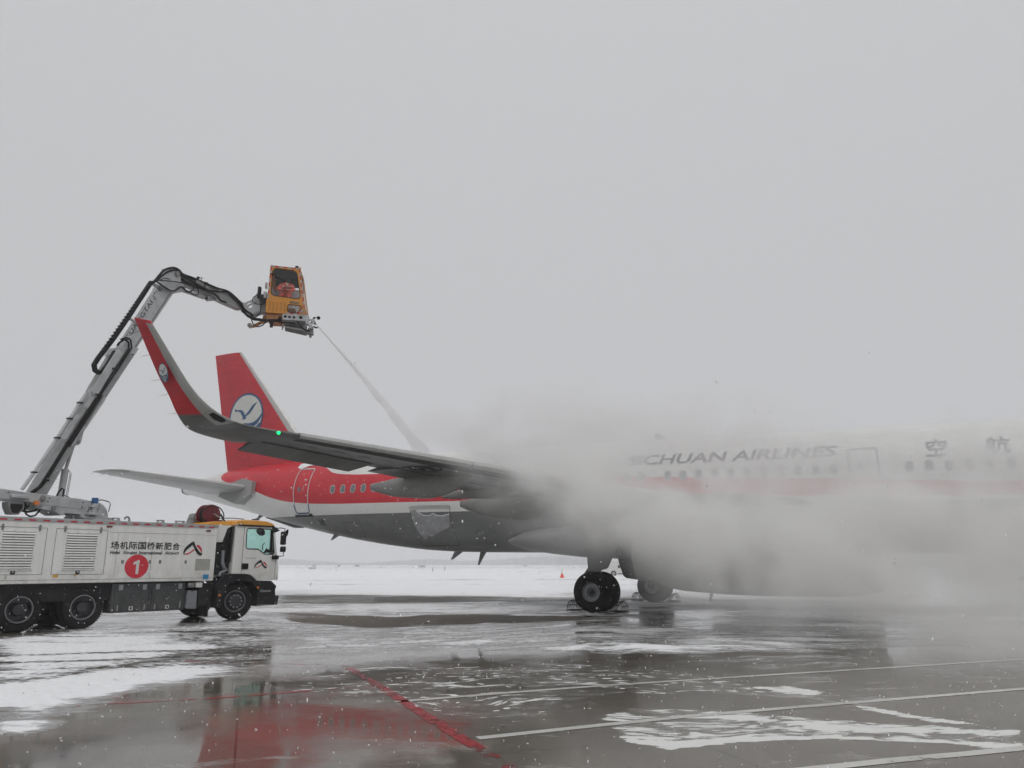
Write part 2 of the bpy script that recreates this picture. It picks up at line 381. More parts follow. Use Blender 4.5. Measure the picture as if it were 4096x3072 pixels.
for k_ in range(5):
    o_ = k_ * .9; TR.append([(-12, 17.6 + o_ * .6), (-6, 18.5 + o_), (0, 20.5 + o_ * 1.6), (8, 24 + o_ * 2.2)])
for q_, line in enumerate(TR):
    d = ldist(X + .22 * np.sin(Y * 1.7 + q_), Y + .1 * np.sin(X * 1.3 + q_), line); w_ = np.exp(-(d / .17) ** 2) * (snow > .25); track = np.maximum(track, w_); snow -= (.12 + .10 * (q_ % 3)) * w_
for y_, w_, a_ in ((60, 1.5, .30), (76, 3, .26), (150, 8, .42), (230, 14, .50), (300, 16, .42), (420, 40, .55)):
    snow -= a_ * np.exp(-((Y - y_ - 2.5 * np.sin(X * .03 + y_) - .04 * X) / w_) ** 2)
snow = np.clip(snow, 0, 1)
at = me.attributes.new('snow', 'FLOAT', 'POINT'); at.data.foreach_set('value', snow.astype(np.float32))
foam = np.clip(foam, 0, 1)
at = me.attributes.new('track', 'FLOAT', 'POINT'); at.data.foreach_set('value', track.astype(np.float32))
at = me.attributes.new('matte', 'FLOAT', 'POINT'); at.data.foreach_set('value', matte.astype(np.float32))
at = me.attributes.new('foam', 'FLOAT', 'POINT'); at.data.foreach_set('value', foam.astype(np.float32))
me.polygons.foreach_set('use_smooth', [True] * len(me.polygons))

gm = bpy.data.materials.new('wet apron with snow'); gm.use_nodes = True
n, l = nodes(gm); p = n['Principled BSDF']
def N(t, **k):
    q = n.new(t)
    for a, b in k.items(): setattr(q, a, b)
    return q
def noise(vec, sc, det=5, ro=.6, dist=0):
    q = N('ShaderNodeTexNoise'); q.inputs['Scale'].default_value = sc; q.inputs['Detail'].default_value = det
    q.inputs['Roughness'].default_value = ro; q.inputs['Distortion'].default_value = dist; l.new(vec, q.inputs[0]); return q.outputs[0]
def math_(op, a, b=None, c=None, clamp=False):
    q = N('ShaderNodeMath', operation=op, use_clamp=clamp)
    for i, x in enumerate((a, b, c)):
        if x is None: continue
        if isinstance(x, (int, float)): q.inputs[i].default_value = x
        else: l.new(x, q.inputs[i])
    return q.outputs[0]
def mrange(x, a, b, c=0., d=1., smooth=True):
    q = N('ShaderNodeMapRange'); q.interpolation_type = 'SMOOTHSTEP' if smooth else 'LINEAR'
    for i, v in enumerate((a, b, c, d)): q.inputs[i + 1].default_value = v
    l.new(x, q.inputs[0]); return q.outputs[0]
def mapping(vec, sc=(1, 1, 1), rot=(0, 0, 0), loc=(0, 0, 0)):
    q = N('ShaderNodeMapping'); q.inputs['Scale'].default_value = sc; q.inputs['Rotation'].default_value = rot; q.inputs['Location'].default_value = loc
    l.new(vec, q.inputs[0]); return q.outputs[0]
def mixc(f, a, b):
    q = N('ShaderNodeMix', data_type='RGBA')
    if isinstance(f, (int, float)): q.inputs[0].default_value = f
    else: l.new(f, q.inputs[0])
    for i, x in ((6, a), (7, b)):
        if isinstance(x, tuple): q.inputs[i].default_value = (*x, 1)
        else: l.new(x, q.inputs[i])
    return q.outputs[2]
pos = N('ShaderNodeNewGeometry').outputs['Position']
sa = N('ShaderNodeAttribute', attribute_name='snow').outputs['Fac']
fa = N('ShaderNodeAttribute', attribute_name='foam').outputs['Fac']
warp = N('ShaderNodeVectorMath', operation='ADD')
nw = N('ShaderNodeTexNoise'); nw.inputs['Scale'].default_value = .35; nw.inputs['Detail'].default_value = 3; l.new(pos, nw.inputs[0])
vs = N('ShaderNodeVectorMath', operation='SCALE'); vs.inputs['Scale'].default_value = 2.2
l.new(nw.outputs[1], vs.inputs[0]); l.new(pos, warp.inputs[0]); l.new(vs.outputs[0], warp.inputs[1]); wp = warp.outputs[0]
n_big = noise(wp, .22, 4, .55)
n_mid = noise(wp, 1.1, 6, .62)
n_str = noise(mapping(wp, (.16, 1.7, 1), (0, 0, math.radians(-10))), 1.5, 9, .68)       # sweep streaks
n_fine = noise(pos, 9, 5, .65)
n_vf = noise(pos, 38, 3, .6)
sn = math_('ADD', math_('MULTIPLY', n_str, .55), math_('ADD', math_('MULTIPLY', n_mid, .28), math_('MULTIPLY', n_fine, .17)))
th = math_('SUBTRACT', 1.0, sa)
th = math_('ADD', th, math_('MULTIPLY', math_('SUBTRACT', n_big, .5), math_('MULTIPLY', mrange(sa, .9, 1., 1., .35), -1.3)))
tra = N('ShaderNodeAttribute', attribute_name='track').outputs['Fac']
vt = N('ShaderNodeTexVoronoi'); vt.inputs['Scale'].default_value = 9; l.new(mapping(pos, (.8, 1.5, 1), (0, 0, math.radians(20))), vt.inputs['Vector'])
thr = math_('ADD', mrange(th, 0, 1, .28, .74, False), math_('MULTIPLY', tra, math_('MULTIPLY', math_('SUBTRACT', vt.outputs['Distance'], .42), -.42)))
# crisp snow and thin slush
n_trd = noise(mapping(wp, (.5, 3.2, 1), (0, 0, math.radians(-14))), 3.2, 5, .7)
e1 = math_('ADD', math_('SUBTRACT', sn, thr), math_('MULTIPLY', math_('SUBTRACT', n_trd, .5), .34))
solid = mrange(e1, -.005, .085)
slush = mrange(e1, -.14, .02)
# foam: rounded patches strung out along the flow
n_f1 = noise(mapping(wp, (.32, 2.0, 1), (0, 0, math.radians(8))), 2.2, 6, .6, .5)
vor = N('ShaderNodeTexVoronoi'); vor.inputs['Scale'].default_value = 7; l.new(mapping(wp, (.6, 1.2, 1)), vor.inputs['Vector'])
n_f2 = noise(mapping(wp, (.6, 2.2, 1), (0, 0, math.radians(8))), 6.5, 5, .65)
n_f1 = math_('ADD', math_('MULTIPLY', n_f1, .58), math_('MULTIPLY', n_f2, .42))
blob = math_('SUBTRACT', math_('ADD', n_f1, math_('MULTIPLY', math_('SUBTRACT', .5, vor.outputs['Distance']), .16)), mrange(math_('SUBTRACT', 1., fa), 0, 1, .36, .78, False))
foamm = mrange(blob, -.004, .045)
foamh = mrange(blob, -.11, .02)
vf_ = N('ShaderNodeTexVoronoi'); vf_.inputs['Scale'].default_value = 10; l.new(mapping(wp, (.55, 1.15, 1)), vf_.inputs['Vector'])
sc3 = N('ShaderNodeSeparateColor'); l.new(vf_.outputs['Color'], sc3.inputs[0])
rad = math_('MULTIPLY', math_('MULTIPLY', math_('POWER', sc3.outputs[0], 2.2), .42), math_('MULTIPLY', mrange(fa, .12, .5), mrange(n_mid, .40, .56)))
fleck = mrange(math_('SUBTRACT', rad, math_('ADD', vf_.outputs['Distance'], math_('MULTIPLY', math_('SUBTRACT', n_fine, .5), .25))), .0, .03)
foamm = math_('MAXIMUM', foamm, fleck)
# slab joints
jr = mapping(pos, rot=(0, 0, math.radians(-18.6)), loc=(0, 0, 0))
sj = N('ShaderNodeSeparateXYZ'); l.new(jr, sj.inputs[0])
def joint(x, period, off, w):
    f = math_('FRACT', math_('DIVIDE', math_('ADD', x, off), period)); d = math_('ABSOLUTE', math_('SUBTRACT', f, .5)); return mrange(math_('MULTIPLY', d, period), 0, w, 1, 0)
jx = joint(sj.outputs[0], 3.75, 3.75 / 2 - .03, .014); jy = joint(sj.outputs[1], 5.0, 1.1, .012)
jj = math_('MAXIMUM', jx, jy)
conc = mixc(mrange(n_mid, .3, .7), (.085, .075, .063), (.135, .121, .102))
conc = mixc(mrange(n_big, .35, .65), conc, (.115, .100, .080))
conc = mixc(math_('MULTIPLY', mrange(n_vf, .35, .75), .25), conc, (.16, .15, .135))
conc = mixc(math_('MULTIPLY', jj, .85), conc, (.018, .017, .016))
c1 = mixc(math_('MULTIPLY', slush, .55), conc, (.58, .59, .60))
c2 = mixc(math_('MULTIPLY', foamh, .42), c1, (.40, .40, .38))
snc = mixc(mrange(n_fine, .3, .7), (.80, .81, .83), (.90, .91, .92))
c3 = mixc(solid, c2, snc)
c4 = mixc(math_('MULTIPLY', foamm, .92), c3, (.74, .75, .73))
l.new(c4, p.inputs['Base Color'])
wetr = mrange(noise(pos, .8, 5, .65), .35, .7, .03, .17)
ro = mixc(math_('MULTIPLY', slush, .55), wetr, (.42, .42, .42)); ro = mixc(solid, ro, (.85, .85, .85)); ro = mixc(foamm, ro, (.5, .5, .5))
mta = N('ShaderNodeAttribute', attribute_name='matte').outputs['Fac']
mt_ = mrange(math_('ADD', mta, math_('MULTIPLY', math_('SUBTRACT', n_str, .5), 2.2)), .40, .85)
ro = mixc(math_('MULTIPLY', mt_, .75), ro, (.7, .7, .7))
l.new(ro, p.inputs['Roughness']); l.new(mrange(mt_, 0, 1, .6, .2, False), p.inputs['Specular IOR Level'])
p.inputs['IOR'].default_value = 1.36; 
bh = math_('ADD', math_('MULTIPLY', solid, math_('ADD', .35, math_('MULTIPLY', n_fine, 1.1))), math_('MULTIPLY', foamm, .3))
bmp = N('ShaderNodeBump'); bmp.inputs['Strength'].default_value = .8; bmp.inputs['Distance'].default_value = .045; l.new(bh, bmp.inputs['Height'])
rip = N('ShaderNodeBump'); rip.inputs['Strength'].default_value = .06; rip.inputs['Distance'].default_value = .004
l.new(noise(mapping(pos, (1, 1.6, 1)), 5.5, 4, .6), rip.inputs['Height']); l.new(bmp.outputs[0], rip.inputs['Normal'])
l.new(rip.outputs[0], p.inputs['Normal'])
me.materials.append(gm)
go = bpy.data.objects.new('ground', me); COL.objects.link(go); tag(go, 'wet concrete apron patched with snow and slush', kind='structure')
# apron behind and beside the viewer
mb = MB()
lx, rx = [tuple(V[r * NC]) for r in range(NR)], [tuple(V[r * NC + NC - 1]) for r in range(NR)]
near = [tuple(V[c]) for c in range(NC)]
def strip(line, target):
    k = len(line); mb.add(list(line) + [target(q) for q in line], [(i, i + 1, k + i + 1, k + i) for i in range(k - 1)])
strip(near[::14] + [near[-1]], lambda q: (q[0] * 60, -190, 0))
strip(lx[::12] + [lx[-1]], lambda q: (-1900, q[1] if q[1] > 4 else -190, 0))
strip(rx[::12] + [rx[-1]], lambda q: (1900, q[1] if q[1] > 4 else -190, 0))
so = obj('ground', mb, gm); tag(so, 'wet apron continuing beyond the view on all sides', kind='structure')

# painted lines, 4 mm proud
def stripe(name, line, w, m, label):
    P = [Vector(p) for p in line]; L = []
    for i in range(len(P) - 1):
        k = max(2, int((P[i + 1] - P[i]).length / .25))
        L += [P[i].lerp(P[i + 1], t / k) for t in range(k)]
    L.append(P[-1]); A = []; B = []
    for i, q in enumerate(L):
        t = (L[min(i + 1, len(L) - 1)] - L[max(i - 1, 0)]).normalized(); o = Vector((-t.y, t.x)) * w / 2
        z = float(gz(np.array([q.x]), np.array([q.y]))[0]) + .003
        A.append((q.x + o.x, q.y + o.y, z)); B.append((q.x - o.x, q.y - o.y, z))
    k = len(L); mb = MB().add(A + B, [(i, i + 1, k + i + 1, k + i) for i in range(k - 1)])
    return tag(obj(name, mb, m), label, kind='structure')
def paintmat(name, col, cover):
    m = bpy.data.materials.new(name); m.use_nodes = True
    global n, l
    on, ol = n, l
    n, l = nodes(m); q = n['Principled BSDF']; q.inputs['Base Color'].default_value = (*col, 1); q.inputs['Roughness'].default_value = .16
    q.inputs['IOR'].default_value = 1.36
    pos = N('ShaderNodeNewGeometry').outputs['Position']
    a = noise(pos, 7, 6, .7); b = noise(pos, 1.3, 4, .6)
    f = mrange(math_('ADD', math_('MULTIPLY', a, .6), math_('MULTIPLY', b, .4)), cover, cover + .06)
    tr = N('ShaderNodeBsdfTransparent'); mx = N('ShaderNodeMixShader'); l.new(f, mx.inputs[0]); l.new(tr.outputs[0], mx.inputs[1]); l.new(q.outputs[0], mx.inputs[2])
    l.new(mixc(mrange(b, .3, .7), tuple(c * .75 for c in col), col), q.inputs['Base Color'])
    l.new(mx.outputs[0], n['Material Output'].inputs[0]); n, l = on, ol
    return m
PR = paintmat('worn red line paint', (.36, .02, .03), .445); PR2 = paintmat('thin red line paint', (.40, .03, .03), .47)
PW = paintmat('worn white line paint', (.62, .62, .59), .36)
stripe('red_line', [(1.05, 3.6), (-.02, 6.29), (-.68, 7.84), (-1.38, 9.56), (-2.40, 12.0)], .13, PR, 'broad red painted line running toward the viewer')
stripe('red_line', [(-2.42, 12.09), (-2.56, 12.27), (-3.12, 12.44), (-3.82, 12.64), (-5.26, 13.08)], .13, PR2, 'worn red painted line bending off to the left')
stripe('red_line', [(-4.83, 8.77), (-4.12, 9.08), (-3.44, 9.31), (-2.52, 9.81), (-1.71, 10.26)], .08, PR2, 'thin faded red line joining the broad one')
stripe('white_line', [(-1.3, 9.1), (0, 9.74), (1.17, 10.28), (2.45, 10.79), (3.87, 11.35), (5.85, 12.1), (8.22, 13.03), (12, 14.5)], .11, PW, 'farthest white painted line on the wet apron')
stripe('white_line', [(-.3, 7.27), (.88, 7.85), (1.87, 8.31), (2.95, 8.74), (4.15, 9.2), (6.26, 10.02), (9, 11.05)], .12, PW, 'middle white painted line on the wet apron')
stripe('white_line', [(1.2, 5.85), (2.34, 6.27), (3.08, 6.53), (3.62, 6.69), (6, 7.5)], .13, PW, 'nearest white painted line at the foot of the picture')

# ------------------------------------------------------------------ airliner
air = empty('airliner', AC, 'red and white passenger jet with upturned wingtips being sprayed on the apron', 'airliner')
FZ = 3.97
def lerp_table(T):
    xs = [t[0] for t in T]; return lambda x: [float(np.interp(x, xs, [t[k] for t in T])) for k in range(1, len(T[0]))]
# x, bottom, top, half width
FUS = lerp_table([(-21.98, 3.35, 3.39, .02), (-21.8, 3.02, 3.75, .38), (-21.4, 2.72, 4.12, .72), (-20.8, 2.43, 4.52, 1.05), (-20, 2.2, 5.05, 1.38), (-19, 2.02, 5.62, 1.68), (-18, 1.94, 5.9, 1.85), (-16.8, 1.9, 6.02, 1.95), (-15.5, 1.9, 6.04, 1.975),
                  (5.4, 1.9, 6.04, 1.975), (7, 1.92, 6.04, 1.97), (8.7, 2.0, 6.04, 1.95), (10.5, 2.2, 6.04, 1.92), (12.5, 2.5, 6.04, 1.83), (14, 2.78, 6.02, 1.72), (15.4, 3.08, 5.99, 1.57), (17, 3.44, 5.93, 1.34), (18.6, 3.82, 5.83, 1.08), (20, 4.14, 5.7, .84), (21.2, 4.42, 5.5, .6), (22.2, 4.66, 5.22, .34), (22.5, 4.74, 5.08, .24)])
def hermite_smooth(x, k=5):  # average the table a little so that stations flow
    r = [0, 0, 0]
    for j in range(-k, k + 1):
        v = FUS(x + j * .12); r = [a + b for a, b in zip(r, v)]
    return [a / (2 * k + 1) for a in r]
def fus_ring(x, n=72, grow=0.):
    bt, tp, hw = hermite_smooth(x) if x > -18 else FUS(x)
    zc, hz = (bt + tp) / 2, (tp - bt) / 2
    return [(x, (hw + grow) * math.sin(t), zc + (hz + grow) * math.cos(t)) for t in (2 * math.pi * i / n for i in range(n))]
def fus_y(x, z, grow=0.):
    bt, tp, hw = hermite_smooth(x); zc, hz = (bt + tp) / 2, (tp - bt) / 2
    return (hw + grow) * math.sqrt(max(0.0004, 1 - ((z - zc) / (hz + grow)) ** 2))
xs = [-21.98, -21.9, -21.7, -21.4, -21.1, -20.7, -20.2, -19.6, -19, -18.4, -17.8, -17.2, -16.5] + list(np.arange(-15.5, 5.5, 1.0)) + list(np.arange(5.5, 22.4, .35)) + [22.5]
mb = MB().rings([fus_ring(x) for x in xs])
# livery
fm = bpy.data.materials.new('airliner livery'); fm.use_nodes = True
n, l = nodes(fm); p = n['Principled BSDF']
oc = N('ShaderNodeTexCoord').outputs['Object']; s3 = N('ShaderNodeSeparateXYZ'); l.new(oc, s3.inputs[0]); ox, oy, oz = s3.outputs
tx = mrange(ox, -22, 23, 0, 1, False)
def fcurve(pts, lo, hi):
    c = N('ShaderNodeFloatCurve'); cv = c.mapping.curves[0]; c.mapping.use_clip = False
    P = [((x + 22) / 45, (z - lo) / (hi - lo)) for x, z in pts]
    cv.points[0].location = P[0]; cv.points[1].location = P[-1]
    for a in P[1:-1]: cv.points.new(*a)
    for q in cv.points: q.handle_type = 'AUTO_CLAMPED'
    c.mapping.update(); l.new(tx, c.inputs['Value']); return math_('ADD', math_('MULTIPLY', c.outputs[0], hi - lo), lo)
top = fcurve([(-22, 3.7), (-12.3, 3.92), (-7.5, 4.17), (-2.3, 4.42), (4, 4.78), (9.5, 5.03), (12.0, 5.13), (12.95, 5.43), (13.6, 5.78), (14.5, 6.3), (17, 6.5), (23, 6.5)], 3, 7)
bot = fcurve([(-22, 3.4), (-12.3, 3.53), (-7.5, 3.64), (-2.3, 3.77), (9, 3.84), (13, 3.89), (14.5, 4.0), (15.6, 4.18), (17, 4.6), (18.3, 4.95), (19.0, 5.08), (19.5, 5.25), (19.75, 5.6), (19.9, 6.8), (23, 6.9)], 3, 7)
isr = math_('MULTIPLY', math_('LESS_THAN', oz, top), math_('GREATER_THAN', oz, bot))
isg = math_('LESS_THAN', oz, 3.425)
dirt = noise(mapping(oc, (.5, 1, 1.5)), 1.5, 6, .6)
wcol = mixc(mrange(dirt, .35, .7), (.66, .66, .645), (.72, .72, .705))
rcol = mixc(mrange(dirt, .35, .7), (.52, .020, .034), (.60, .026, .040))
gcol = mixc(mrange(dirt, .3, .7), (.12, .124, .122), (.155, .16, .155))
col = mixc(isr, wcol, rcol); col = mixc(isg, col, gcol)
def seam_at(period, w): 
    f = math_('FRACT', math_('DIVIDE', math_('ADD', ox, 60.7), period)); return mrange(math_('MULTIPLY', math_('ABSOLUTE', math_('SUBTRACT', f, .5)), period), 0, w, .35, 0)
col = mixc(seam_at(2.67, .010), col, (.09, .09, .09))
l.new(col, p.inputs['Base Color']); p.inputs['Roughness'].default_value = .36
l.new(mrange(dirt, .3, .7, .28, .45), p.inputs['Roughness'])
fus = obj('fuselage', mb, fm, air, 40)

# lines and marks laid on the skin
def skin(V2, F, x_of, off=.006, cut=.12):
    """2-D shape (x, z) wrapped on the starboard side of the fuselage"""
    bm = bmesh.new(); vs = [bm.verts.new((x, 0, z)) for x, z in V2]
    for f in F:
        try: bm.faces.new([vs[i] for i in f])
        except ValueError: pass
    zs = [v.co.z for v in bm.verts]; z = min(zs) + cut
    while z < max(zs):
        bmesh.ops.bisect_plane(bm, geom=bm.verts[:] + bm.edges[:] + bm.faces[:], plane_co=(0, 0, z), plane_no=(0, 0, 1)); z += cut
    mb = MB(); bm.verts.index_update()
    mb.add([(v.co.x, fus_y(v.co.x, v.co.z, off), v.co.z) for v in bm.verts], [tuple(v.index for v in f.verts) for f in bm.faces]); bm.free(); return mb
def skin_line(P, w, off=.006, closed=True):
    """thin line along a polyline (x, z) on the skin"""
    L = []; Q = list(P) + ([P[0]] if closed else [])
    for a, b in zip(Q[:-1], Q[1:]):
        k = max(1, int(math.dist(a, b) / .09)); L += [(a[0] + (b[0] - a[0]) * t / k, a[1] + (b[1] - a[1]) * t / k) for t in range(k)]
    if not closed: L.append(Q[-1])
    A = []; m = len(L)
    for i in range(m):
        a = L[i - 1] if closed or i else L[i]; b = L[(i + 1) % m] if closed or i < m - 1 else L[i]
        t = Vector((b[0] - a[0], b[1] - a[1])); t = t.normalized() if t.length else Vector((1, 0)); o = Vector((-t.y, t.x)) * w / 2
        for s in (1, -1):
            x, z = L[i][0] + s * o.x, L[i][1] + s * o.y; A.append((x, fus_y(x, z, off), z))
    F = [(2 * i, 2 * i + 1, (2 * ((i + 1) % m)) + 1, 2 * ((i + 1) % m)) for i in range(m if closed else m - 1)]
    return MB().add(A, F)
def door(x0, x1, z0, z1, zsplit, name='cabin_door', extra=True, linecol=None):
    P = rounded([(x0, z0), (x1, z0), (x1, z1), (x0, z1)], .12)
    up = MB(); ln = skin_line(P, .042); 
    d = obj(name, ln, linecol or DOORLINE, air, 60)
    inner = skin_line(rounded([(x0 + .03, z0 + .03), (x1 - .03, z0 + .03), (x1 - .03, z1 - .03), (x0 + .03, z1 - .03)], .1), .012, .004)
    obj('door_gap', inner, SEAM, d, 60)
    if extra:
        xm = (x0 + x1) / 2; k = skin([(xm + .1 + .07 * math.cos(t), 4.55 + .09 * math.sin(t)) for t in np.arange(0, 6.28, .4)], [tuple(range(16))], None, .009)
        obj('door_window', k, PANE, d, 60)
        ring = skin_line([(xm + .1 + .08 * math.cos(t), 4.55 + .1 * math.sin(t)) for t in np.arange(0, 6.28, .4)], .02, .01); obj('window_rim', ring, DIMGREY, d)
        h = skin([(xm - .25, 4.93), (xm - .1, 4.93), (xm - .1, 4.98), (xm - .25, 4.98)], [(0, 1, 2, 3)], None, .008)
        h.add(*[[(v[0], v[1], v[2] - .09) for v in h.v], [tuple(f) for f in h.f]]); obj('door_placard', h, LOGOWHITE, d)
        hd = skin_line([(xm - .12, 4.45), (xm - .16, 4.72)], .02, .01, False); obj('door_handle', hd, LOGOWHITE, d)
        lo = skin_line([(x0 - .02, zsplit), (x0, z0 + .08), (x0 + .1, z0), (x1 - .1, z0), (x1, z0 + .08), (x1 + .02, zsplit)], .05, .008, False)
        obj('door_sill_line', lo, BLUE, d)
        s = skin([(x0 - .14, z0 - .14), (x1 + .14, z0 - .14), (x1 + .1, z0 - .03), (x1 - .1, z0 - .06), (x0 + .1, z0 - .06), (x0 - .1, z0 + .0)], [(0, 1, 2, 3, 4, 5)], None, .03, .05)
        obj('door_sill', s, CHASSIS, d)
    return d
door(13.62, 14.46, 3.52, 5.47, 3.9)
door(-8.63, -7.77, 3.52, 5.13, 3.66, linecol=DIMGREY)
door(-17.3, -16.5, 3.45, 5.3, 3.6)
# small exit between: only its lower corner marks show
mk = skin_line([(8.95, 3.98), (8.95, 3.91), (8.87, 3.91)], .02, .006, False); mk2 = skin_line([(8.12, 3.91), (8.05, 3.91), (8.05, 3.98)], .02, .006, False)
obj('exit_mark', mk, LOGOWHITE, air); obj('exit_mark', mk2, LOGOWHITE, air)
# cabin windows
wf = MB(); R = [(.135 * math.copysign(abs(math.cos(t)) ** .75, math.cos(t)), .185 * math.copysign(abs(math.sin(t)) ** .8, math.sin(t))) for t in np.arange(0, 2 * math.pi, math.pi / 12)]
z0w = 4.474
wx = [12.2565 - .533 * i for i in range(26)] + [-2.0 - .533 * i for i in range(11)] + [-9.4753 - .533 * i for i in range(13)]
for x in wx:
    k = len(R); P1 = [(x + a, z0w + b) for a, b in R]; P2 = [(x + a * .78, z0w + b * .84) for a, b in R]
    at = lambda P, off: [(a, fus_y(a, b, off), b) for a, b in P]
    o = obj('cabin_window', MB().add(at(P1, .012) + at(P2, .012), [(i, (i + 1) % k, k + (i + 1) % k, k + i) for i in range(k)]), SLAT, air, 60)
    obj('window_pane', MB().add(at(P2, .010) + [(x, fus_y(x, z0w, .010), z0w)], [(i, (i + 1) % k, k) for i in range(k)]), PANE, o, 60)
# cargo door, with a wet snow film still sliding off it
cg = obj('cargo_door', skin_line(rounded([(6.55, 2.15), (8.35, 2.15), (8.35, 3.62), (6.55, 3.62)], .12), .022), SEAM, air)
sl = skin([(6.5, 3.55), (8.4, 3.55), (8.4, 3.63), (8.3, 3.68), (6.6, 3.68), (6.5, 3.63)], [(0, 1, 2, 3, 4, 5)], None, .02); obj('cargo_sill', sl, SLAT, cg)
SNOWFILM = mat('thin wet snow film', (.30, .305, .31), .6, var=.25, vscale=5, bump=.4, bscale=20)
flm = skin([(8.32, 3.5), (8.30, 3.0), (8.15, 2.6), (8.0, 2.35), (7.85, 2.5), (7.5, 2.55), (7.1, 2.7), (6.68, 2.85), (6.62, 3.1), (6.60, 3.32), (6.72, 3.33), (6.9, 3.28), (7.15, 3.30), (7.3, 3.37), (7.5, 3.30), (7.75, 3.30), (8.0, 3.42), (8.1, 3.54)], [tuple(range(18))], None, .012)
obj('snow_film', flm, SNOWFILM, cg)
rim = skin_line([(6.60, 3.36), (6.62, 3.31), (6.72, 3.315), (6.9, 3.27), (7.15, 3.29), (7.3, 3.37), (7.5, 3.29), (7.75, 3.30), (8.0, 3.42), (8.1, 3.54)], .03, .022, False); obj('snow_edge', rim, SNOWMAT, cg)
ah = skin([(7.9, 2.95), (8.02, 2.97), (8.06, 3.2), (7.94, 3.22)], [(0, 1, 2, 3)], None, .016); obj('latch_cover', ah, DIMGREY, cg)
# bulk door, outflow grille, small panels
obj('bulk_door', skin_line(rounded([(11.0, 2.55), (11.9, 2.5), (11.95, 3.1), (11.0, 3.1)], .1), .016), SEAM, air)
for x in (13.25, 13.38, 13.5):
    pass
gr = MB()
for x in (12.95, 13.07, 13.2):
    q = skin([(x, 3.0), (x + .06, 3.0), (x + .1, 3.25), (x + .04, 3.25)], [(0, 1, 2, 3)], None, .008); gr.add(q.v, q.f)
obj('outflow_grille', gr, BLACK, air)
q = skin([(14.6, 3.9 + .35), (14.75, 4.25), (14.7, 4.45), (14.62, 4.45)], [(0, 1, 2, 3)], None, .008)
# registration of snow on the crown near the rear door
cs = skin([(14.1, 5.62), (13.2, 5.72), (12.6, 5.66), (12.9, 5.78), (13.6, 5.9), (14.4, 5.84), (14.75, 5.75), (14.7, 5.55), (14.45, 5.48)], [tuple(range(9))], None, .02, .06); obj('snow_patch', cs, SNOWMAT, air)

# airline name and characters
tv, tf = text('SICHUAN AIRLINES', 1, .022, .18); tv = fit(tv, -.50, -7.48, 4.90, 5.28)
obj('airline_name', skin(tv, tf, None, .007), LETTERGREY, air, 60)
for ch, xa, xb, za, zb in (('空', -9.97, -10.57, 4.76, 5.32), ('航', -11.52, -12.22, 4.77, 5.29), ('川', -13.2, -13.8, 4.78, 5.3), ('四', -14.9, -15.5, 4.8, 5.28)):
    tv, tf = text(ch, 1, 0, .12); tv = fit(tv, xa, xb, za, zb); mb = MB()
    for k, (dx, dz) in enumerate(((0, 0), (.012, 0), (-.012, 0), (0, .012), (0, -.012))):
        q = skin([(a + dx, b + dz) for a, b in tv], tf, None, .007 + k * .0006); mb.add(q.v, q.f)
    obj('name_character', mb, LETTERGREY, air, 60)

# antennas under the belly and the roof
def blade(x0, x1, xt0, xt1, z0, z1, y=0, name='blade_antenna', m=GREY_AC, th=.025):
    R = []
    for k in range(4):
        t = k / 3; a, b = x0 + (xt0 - x0) * t, x1 + (xt1 - x1) * t; z = z0 + (z1 - z0) * t; w = th * (1 - .5 * t)
        R.append([(a, y, z), ((a * .7 + b * .3), y + w, z), ((a * .3 + b * .7), y + w * .7, z), (b, y, z), ((a * .3 + b * .7), y - w * .7, z), ((a * .7 + b * .3), y - w, z)])
    return obj(name, MB().rings(R), m, air, 50)
blade(6.95, 7.35, 7.4, 7.52, 1.93, 1.62); blade(5.88, 6.16, 6.2, 6.27, 1.93, 1.40, m=WINGGREY)
blade(-1.6, -1.2, -1.3, -1.1, 6.03, 6.3, m=WHITE); 
blade(12.9, 13.3, 13.35, 13.45, 2.66, 2.42, .2); blade(17.3, 17.7, 17.8, 17.9, 3.62, 3.36, .1)
obj('tail_skid', MB().prism([(15.2, 3.05), (17.3, 3.52), (17.3, 3.46), (15.6, 2.98), (15.2, 2.98)], -.12, .12), WINGGREY, air, bevel=.02)
obj('exhaust_cone', MB().lathe([(0, .25), (.28, .19), (.28, .15), (-.1, .14)], (22.45, 0, 4.91), (1, 0, .06)), DIMGREY, air)

# wing-to-body fairing
FB = lerp_table([(-8.2, 2.2, 2.5, .5), (-7.4, 1.85, 2.9, 1.5), (-6, 1.68, 3.2, 2.05), (-3, 1.62, 3.3, 2.22), (0, 1.66, 3.2, 2.25), (1.6, 1.72, 3.0, 2.2), (2.8, 1.84, 2.85, 2.1), (3.6, 1.96, 2.7, 1.98), (4.1, 2.12, 2.45, 1.8)])
def fb_ring(x, nn=48):
    b, t, w = FB(x); zc, hz = (b + t) / 2, (t - b) / 2
    return [(x, w * math.copysign(abs(math.sin(a)) ** .7, math.sin(a)), zc + hz * math.copysign(abs(math.cos(a)) ** .8, math.cos(a))) for a in (2 * math.pi * i / nn for i in range(nn))]
obj('belly_fairing', MB().rings([fb_ring(x) for x in (-8.2, -7.8, -7.4, -6.7, -6, -4.5, -3, -1.5, 0, .8, 1.6, 2.2, 2.8, 3.2, 3.6, 3.9, 4.1)]), GREY_AC, air, 50)

